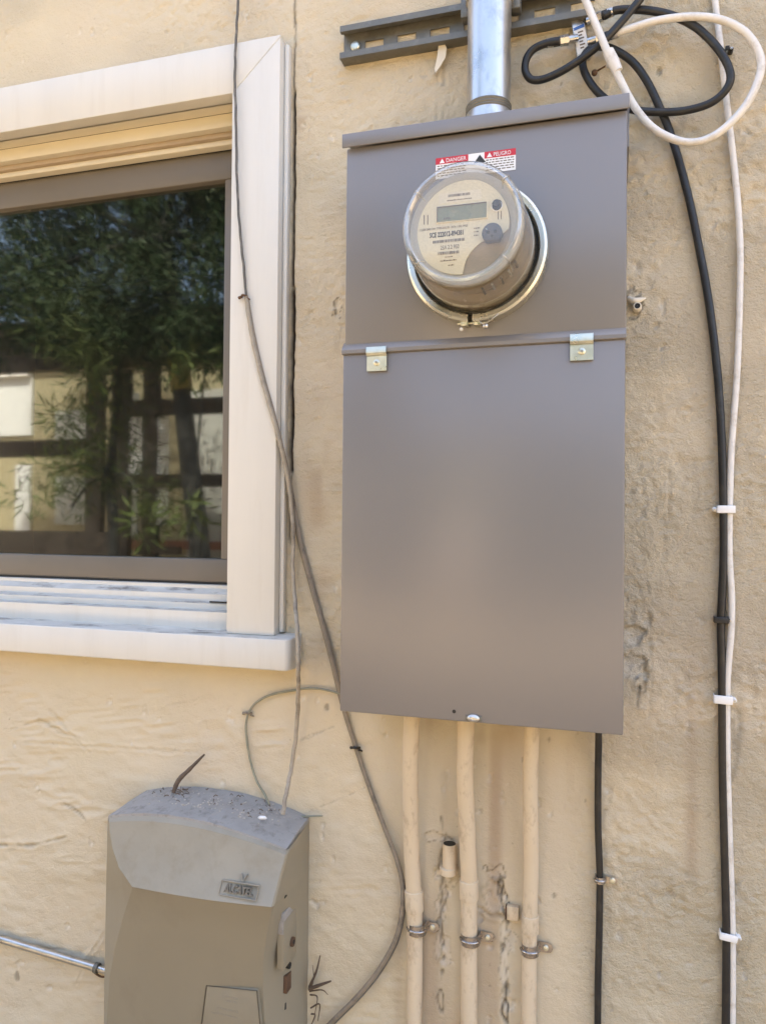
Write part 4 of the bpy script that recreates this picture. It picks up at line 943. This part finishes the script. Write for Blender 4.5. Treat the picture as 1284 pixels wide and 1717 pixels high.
def side_disc(name, px, py, r, out, m, inner=None, par=pb):
    A = sp(px, py); bm = bmesh.new(); prof = [(r, -.004), (r, out)] + ([(r*.55, out), (r*.5, out-.0012)] if inner else [])
    R_ = [[bm.verts.new((A[0]+o, A[1]+rr*math.cos(2*math.pi*k/20), A[2]+rr*math.sin(2*math.pi*k/20))) for k in range(20)] for rr, o in prof]
    for a, b in zip(R_[:-1], R_[1:]):
        for k in range(20): bm.faces.new((a[k], a[(k+1) % 20], b[(k+1) % 20], b[k]))
    bm.faces.new(R_[-1])
    return from_bm(name, bm, m, par, angle=40)
side_disc("port_screw", 480, 1577, .0066, .0120, M['rust']); side_disc("screw_slot", 480, 1577, .0028, .0128, M['seal'])
side_disc("side_hole", 481, 1618, .0045, .0055, M['seal']); side_box("side_hole", 475, 1636, 487, 1656, .0012, M['rust'], bev=.0003)
for (pa, pb_) in (((478, 1466), (481, 1474)), ((477, 1494), (480, 1502)), ((477, 1682), (480, 1690))):
    side_box("latch_notch", pa[0], pa[1], pb_[0], pb_[1], .0008, M['seal'], bev=0)
side_box("seam", 478, 1474, 479.5, 1494, .0006, M['ink_brown'], bev=0)

# metal tube entering from the left
P = [V(-120, 1540, -.012), V(-20, 1568, -.012), V(60, 1592, -.012), V(160, 1622, -.013), V(176, 1627, -.013)]
t = thing("small_conduit", "thin metal tube running from the left into the phone box", "conduit", P[-1])
tube("tube", P[:4], .0062, M['galv'], t, 18); tube("collar", [P[3], tuple(np.array(P[3])+(np.array(P[4])-np.array(P[3]))*.35)], .0082, M['steel_dull'], t, 18, 0)
tube("thread", [P[3], P[4], V(200, 1634, -.014)], .0052, M['nickel'], t, 18, 0); tube("bond_wire", [V(158, 1630, -.012), V(168, 1637, -.010), V(178, 1638, -.010)], .0016, M['rust'], t, 8)

# twig, litter and weeds
zt_ = lambda px, py, y: V(px, py, y)
bt = V(291, 1329, -.030)
tw = tube("dry_twig", [bt, V(300, 1308, -.026), V(318, 1290, -.020), V(343, 1265, -.012)], [.0034, .0042, .0034, .0016], M['twig'], None, 8, 4, origin=bt, jit=.12)
props(tw, "short brown dry twig leaning on top of the phone box", "twig")
bm = bmesh.new()
for i in range(46):
    x = random.uniform(-.325, -.285) if i < 12 else random.uniform(-.35, -.13); y = random.uniform(-.05, -.015) if i < 12 else random.uniform(-.072, -.012); a = random.uniform(0, 6.28); L = random.uniform(.006, .018) if i < 12 else random.uniform(.002, .007)
    z = ztop(x)+.0035-.0033*max(0, -y-.02)/.09
    bm_tube(bm, [(x, y, z), (x+L*.5*math.cos(a), y+L*.4*math.sin(a), z+.003*random.random()), (x+L*math.cos(a), y+L*.8*math.sin(a), z-.001)], random.uniform(.0004, .0008), 5)
props(from_bm("leaf_litter", bm, M['twig'], None, (-.3, -.03, ztop(-.3))), "crumbs of dead stalks gathered round the twig", kind="stuff")
bm = bmesh.new()
for i in range(150):
    q_ = random.choice(((-.33, -.03), (-.29, -.05), (-.22, -.045), (-.14, -.03), (-.17, -.06), (-.25, -.065))); x = min(max(random.gauss(q_[0], .022), BX0+.02), BX1-.015); y = min(max(random.gauss(q_[1], .014), -.074), -.006); s_ = random.uniform(.0004, .0013)
    bm_box(bm, x-s_, x+s_, y-s_, y+s_, ztop(x)-.010*(abs(y)/.09)*.3+.001, ztop(x)-.010*(abs(y)/.09)*.3+.0013+s_*.6)
props(from_bm("grit", bm, M['crumb'], None, (-.24, -.04, ztop(-.24))), "pale grit and paint crumbs scattered over the phone box top", kind="stuff")
p = at(440, 1372, -.07); bm = bmesh.new(); bm_tube(bm, [(p[0]-.0065, p[1], p[2]), (p[0]-.003, p[1]-.001, p[2]+.0012), (p[0]+.004, p[1]+.0005, p[2]+.0012), (p[0]+.0065, p[1]+.001, p[2])], [.001, .0026, .0024, .0008], 8)
props(from_bm("paint_chip", bm, M['paper'], None, tuple(p)), "white paint chip lying on the phone box by the wire", "paint chip")
wd = thing("dead_weed", "dead weed stalks sticking out beside the phone box", "weed", V(520, 1655, -.01))
for a, b, c_, r_ in (((519, 1655, -.012), (530, 1630, -.016), (537, 1602, -.02), .0022), ((519, 1658, -.014), (535, 1652, -.02), (555, 1645, -.024), .0030), ((520, 1668, -.012), (532, 1672, -.014), (528, 1700, -.012), .0012), ((521, 1660, -.012), (526, 1640, -.014), (524, 1618, -.014), .0010), ((521, 1690, -.010), (536, 1684, -.012), (533, 1712, -.010), .0013), ((522, 1700, -.010), (528, 1704, -.012), (514, 1735, -.010), .0014), ((519, 1662, -.012), (540, 1660, -.012), (550, 1668, -.01), .0012)):
    tube("stalk", [V(*a), V(*b), V(*c_)], [r_, r_*.8, r_*.4], M['twig'], wd, 7, 5, jit=.1)
t = tube("nail_stub", [V(505, 1369, -.006), V(541, 1368, -.010)], .0016, M['greenwire'], None, 8, 0); props(t, "short greenish wire end sticking out right of the phone box top", "wire end")

# ------------------------------------------------------------------ the garden seen mirrored in the window pane, then added reflection shapers
GY = .076
def mir(px, py, Y):
    """real point at depth y=Y whose mirror image in the pane falls on photo pixel px, py"""
    p = at(px, py, 2*GY-Y); return Vector((p[0], Y, p[2]))
# cream garden building
SY = -6.2
a, b = mir(-60, 500, SY), mir(700, 500, SY)
shed = thing("garden_building", "cream garden building across the yard, seen in the window", "building", ((a.x+b.x)/2, SY, GZ))
zr = mir(250, 570, SY).z
box("wall", a.x-3, b.x+2.2, SY-.3, SY, GZ, zr, M['shed_wall'], shed); box("roof", a.x-3.2, b.x+2.4, SY-3.2, SY+.25, zr+.01, zr+.16, M['roofing'], shed)
def pane_(px0, px1, py0, py1, m, name, t=.03):
    p, q = mir(px0, py0, SY), mir(px1, py1, SY); return box(name, p.x, q.x, SY+.002, SY+t, q.z, p.z, m, shed)
pane_(318, 420, 655, 1000, M['shed_grey'], "door"); pane_(207, 232, 660, 900, M['shed_grey'], "pale_panel"); pane_(-80, 56, 640, 730, M['lattice'], "pale_panel"); pane_(-80, 56, 612, 632, M['shed_white'], "eave_board", .10)  # leftmost white panel stands in for a bright view outdoors
pane_(30, 52, 780, 900, M['lattice'], "pale_panel"); pane_(96, 140, 690, 742, M['shed_grey'], "pale_panel"); pane_(96, 150, 800, 880, M['shed_grey'], "pale_panel")
pane_(205, 380, 905, 922, M['brick'], "brick_band", .06)
# dark timber arbour in front of it
AY = -4.9
arb = thing("timber_arbour", "dark timber arbour with white lattice, seen in the window", "arbour", tuple(mir(150, 900, AY)[:2]) + (GZ,))
def bar2(name, px0, px1, py0, py1, m, Y=AY, t=.07, par=arb, ground=False):
    p, q = mir(px0, py0, Y), mir(px1, py1, Y); return box(name, min(p.x, q.x), max(p.x, q.x), Y-t, Y, GZ if ground else q.z, p.z, m, par)
bar2("post", 241, 261, 560, 900, M['timber'], ground=True); bar2("post", 146, 168, 560, 900, M['timber'], ground=True); bar2("post", 188, 213, 620, 900, M['timber'], ground=True); bar2("post", 420, 440, 560, 900, M['timber'], ground=True); bar2("post", -60, -38, 560, 900, M['timber'], ground=True)
bar2("rail", 205, 440, 672, 690, M['timber'], AY+.01, .05); bar2("rail", 205, 440, 796, 816, M['timber'], AY+.01, .05); bar2("rail", -60, 160, 741, 764, M['timber'], AY+.01, .05); bar2("rail", -60, 440, 548, 600, M['timber'], AY+.012, .09)
bar2("rail", -60, 200, 888, 960, M['timber'], AY+.01, .05); bar2("rail", 230, 300, 915, 930, M['timber'], AY+.01, .05)
def lattice(px0, px1, py0, py1):
    p, q = mir(px0, py0, AY), mir(px1, py1, AY); bm = bmesh.new(); x = p.x
    while x < q.x: bm_box(bm, x, x+.016, AY-.03, AY-.022, q.z, p.z); x += .034
    z = q.z
    while z < p.z: bm_box(bm, p.x, q.x, AY-.021, AY-.013, z, z+.016); z += .034
    o = from_bm("lattice_panel", bm, M['lattice'], arb); o["kind"] = "stuff"
lattice(262, 276, 690, 880); lattice(213, 241, 692, 800); lattice(118, 142, 690, 742)
# tree with a dark leaning trunk, and leafy shrubs
def leaf_cloud(bm, c, r, n, size, droop=.2, long=2.6):
    for i in range(n):
        u = Vector((random.gauss(0, 1), random.gauss(0, 1), random.gauss(0, 1))).normalized()
        p = Vector(c)+Vector((u.x*r[0], u.y*r[1], u.z*r[2]))*(random.random()**.45)
        d = (u+Vector((random.gauss(0, .6), random.gauss(0, .6), random.gauss(0, .6)-droop))).normalized()
        s = d.cross(Vector((random.gauss(0, 1), random.gauss(0, 1), random.gauss(0, 1)))).normalized()
        L = size*random.uniform(.6, 1.5); wdt = L/long*.5
        v = [bm.verts.new(p), bm.verts.new(p+d*L*.5+s*wdt), bm.verts.new(p+d*L), bm.verts.new(p+d*L*.5-s*wdt)]
        bm.faces.new(v)
def tree(label, name, trunk, tr, clumps, Y, m, size, cat="tree", group=None, long=3.2):
    P = [mir(x, y, yy) for x, y, yy in trunk]; base = Vector((P[0].x, P[0].y, GZ)); P = [base]+P
    t = thing(name, label, cat, tuple(base), group)
    bm = bmesh.new(); bm_tube(bm, spline(P, 5), list(np.linspace(tr[0], tr[1], 5*(len(P)-1)+1)), 10)
    tp = P[-1]
    for (px, py, yy, rx, rz, n) in clumps:
        c = mir(px, py, yy); st0 = min(P[1:], key=lambda q: (q-c).length)
        bm_tube(bm, spline([st0, st0.lerp(c, .5)+Vector((0, 0, .08)), c], 4), [tr[1]*.7, tr[1]*.6]+[tr[1]*.4]*7, 6)
    from_bm("trunk", bm, M['bark'], t, angle=60)
    bm = bmesh.new()
    for (px, py, yy, rx, rz, n) in clumps:
        c = mir(px, py, yy)
        for k in range(n):
            cc = c+Vector((random.gauss(0, rx*.5), random.gauss(0, .3), random.gauss(0, rz*.5)))
            leaf_cloud(bm, cc, (.17, .17, .14), int(60*(.09/size)**1.3), size, long=long)
    me_ = bpy.data.meshes.new("crown"); bm.to_mesh(me_); bm.free()
    link("crown", me_, m, t); return t
big = tree("tall tree with a dark leaning trunk, seen in the window", "garden_tree", [(335, 930, -3.9), (318, 780, -3.9), (303, 640, -3.9), (292, 520, -3.9), (270, 400, -3.9)], (.085, .06),
     [(372, 325, -3.9, .4, .3, 34), (300, 310, -4.0, .5, .3, 34), (330, 420, -3.8, .75, .5, 60), (250, 330, -4.2, .8, .5, 60), (120, 420, -4.4, .9, .6, 70), (40, 480, -4.4, .8, .5, 60), (20, 330, -4.6, .8, .5, 55), (160, 300, -4.6, .9, .5, 55), (370, 540, -3.9, .35, .35, 28), (230, 520, -3.8, .6, .35, 40), (110, 540, -4.3, .8, .25, 40)], 0, M['leaf2'], .055, long=3.6)
p0, p1 = mir(302, 600, -3.80), mir(306, 655, -3.80)
tube("trunk_wrap", [tuple(mir(300, 606, -3.9)), tuple(mir(305, 655, -3.9))], .085, M['yellow'], big, 14, 0)
tree("feathery light green shrub before the arbour, seen in the window", "garden_shrub", [(190, 900, -4.0), (185, 800, -4.0), (200, 640, -4.0)], (.05, .03),
     [(190, 590, -3.9, .28, .40, 20), (215, 520, -3.9, .28, .3, 20), (172, 690, -3.9, .16, .35, 14), (100, 790, -3.9, .26, .08, 4), (175, 800, -3.9, .16, .25, 9), (232, 825, -3.8, .14, .08, 3), (120, 850, -3.9, .2, .08, 3)], 0, M['leaf'], .10, "shrub", long=9)
tree("low leafy bush below the leaning trunk, seen in the window", "garden_shrub", [(330, 960, -3.6), (320, 900, -3.6)], (.03, .02),
     [(330, 868, -3.5, .12, .06, 2), (268, 880, -3.5, .10, .06, 2), (345, 610, -3.6, .14, .08, 2)], 0, M['leaf'], .10, "shrub", long=5)
def hedge(label, x0, x1, Y, z1):  # added off-frame hedge, darkens the enclosure's reflections and cuts bounce light
    t = thing("added_hedge", label, "hedge", ((x0+x1)/2, Y, GZ))
    box("core", x0+.1, x1-.1, Y-.3, Y-.05, GZ, z1-.1, M['leaf2'], t)
    bm = bmesh.new(); n = int((x1-x0)*1400)
    for i in range(n):
        p = Vector((random.uniform(x0, x1), Y+random.uniform(-.1, .12), GZ+(z1-GZ)*random.random()))
        if random.random() < .25: p = Vector((p.x, Y+random.uniform(-.4, .1), z1+random.uniform(-.1, .12)))
        d = Vector((random.gauss(0, 1), random.gauss(.4, 1), random.gauss(.3, 1))).normalized(); s_ = d.orthogonal().normalized(); L = random.uniform(.06, .13)
        bm.faces.new([bm.verts.new(p), bm.verts.new(p+d*L*.5+s_*L*.22), bm.verts.new(p+d*L), bm.verts.new(p+d*L*.5-s_*L*.22)])
    me_ = bpy.data.meshes.new("foliage"); bm.to_mesh(me_); bm.free(); link("foliage", me_, M['leaf2'], t)
hedge("added off-frame dark hedge before the garden building, left of the gap", -2.9, -1.72, -5.2, 1.9)
def added_gap_bush():  # leaf cards added to break up the bright patch in the reflection
    t = thing("garden_shrub", "added off-frame wispy shrub in the gap between the two dark hedges", "shrub", (-1.1, -5.0, GZ))
    bm = bmesh.new()
    for c, r_, n in (((-1.70, -4.8, -.1), (.10, .06, .5), 260), ((-.42, -4.8, .0), (.10, .06, .5), 260), ((-1.05, -4.75, -.56), (.60, .08, .10), 500), ((-1.5, -4.8, .15), (.2, .06, .10), 160), ((-1.05, -5.0, .85), (.55, .1, .5), 900)): leaf_cloud(bm, c, r_, n, .10, long=2.6)
    me_ = bpy.data.meshes.new("foliage"); bm.to_mesh(me_); bm.free(); link("foliage", me_, M['leaf2'], t)
    tube("stem", [(-1.1, -5.0, GZ), (-1.12, -5.0, 0), (-1.05, -5.0, 1.2)], [.02, .015, .008], M['bark'], t, 8)
added_gap_bush()
hedge("added off-frame low bush row in front of the left hedge", -2.9, -1.45, -4.1, -.42); hedge("added off-frame low bush row in front of the right hedge", -.62, 3.0, -4.1, -.42)  # added low rows hide sunlit ground from the enclosure's reflection
gw = box("added_wall", -1.74, -.38, -5.05, -4.9, GZ, .20, mat("pale_pink_render", (.74, .60, .50), .9, var=.1, scale=6), None, .02, origin=(-1.1, -4.97, GZ))  # added pale surface, gives the enclosure door a soft bright reflection
props(gw, "added off-frame pale pinkish wall between the two dark hedges", "added wall")
hedge("added off-frame dark hedge across the yard, right of the gap", -.40, 3.2, -5.2, 1.9)
for o in bpy.data.objects:
    if "_ox" in o: del o["_ox"]
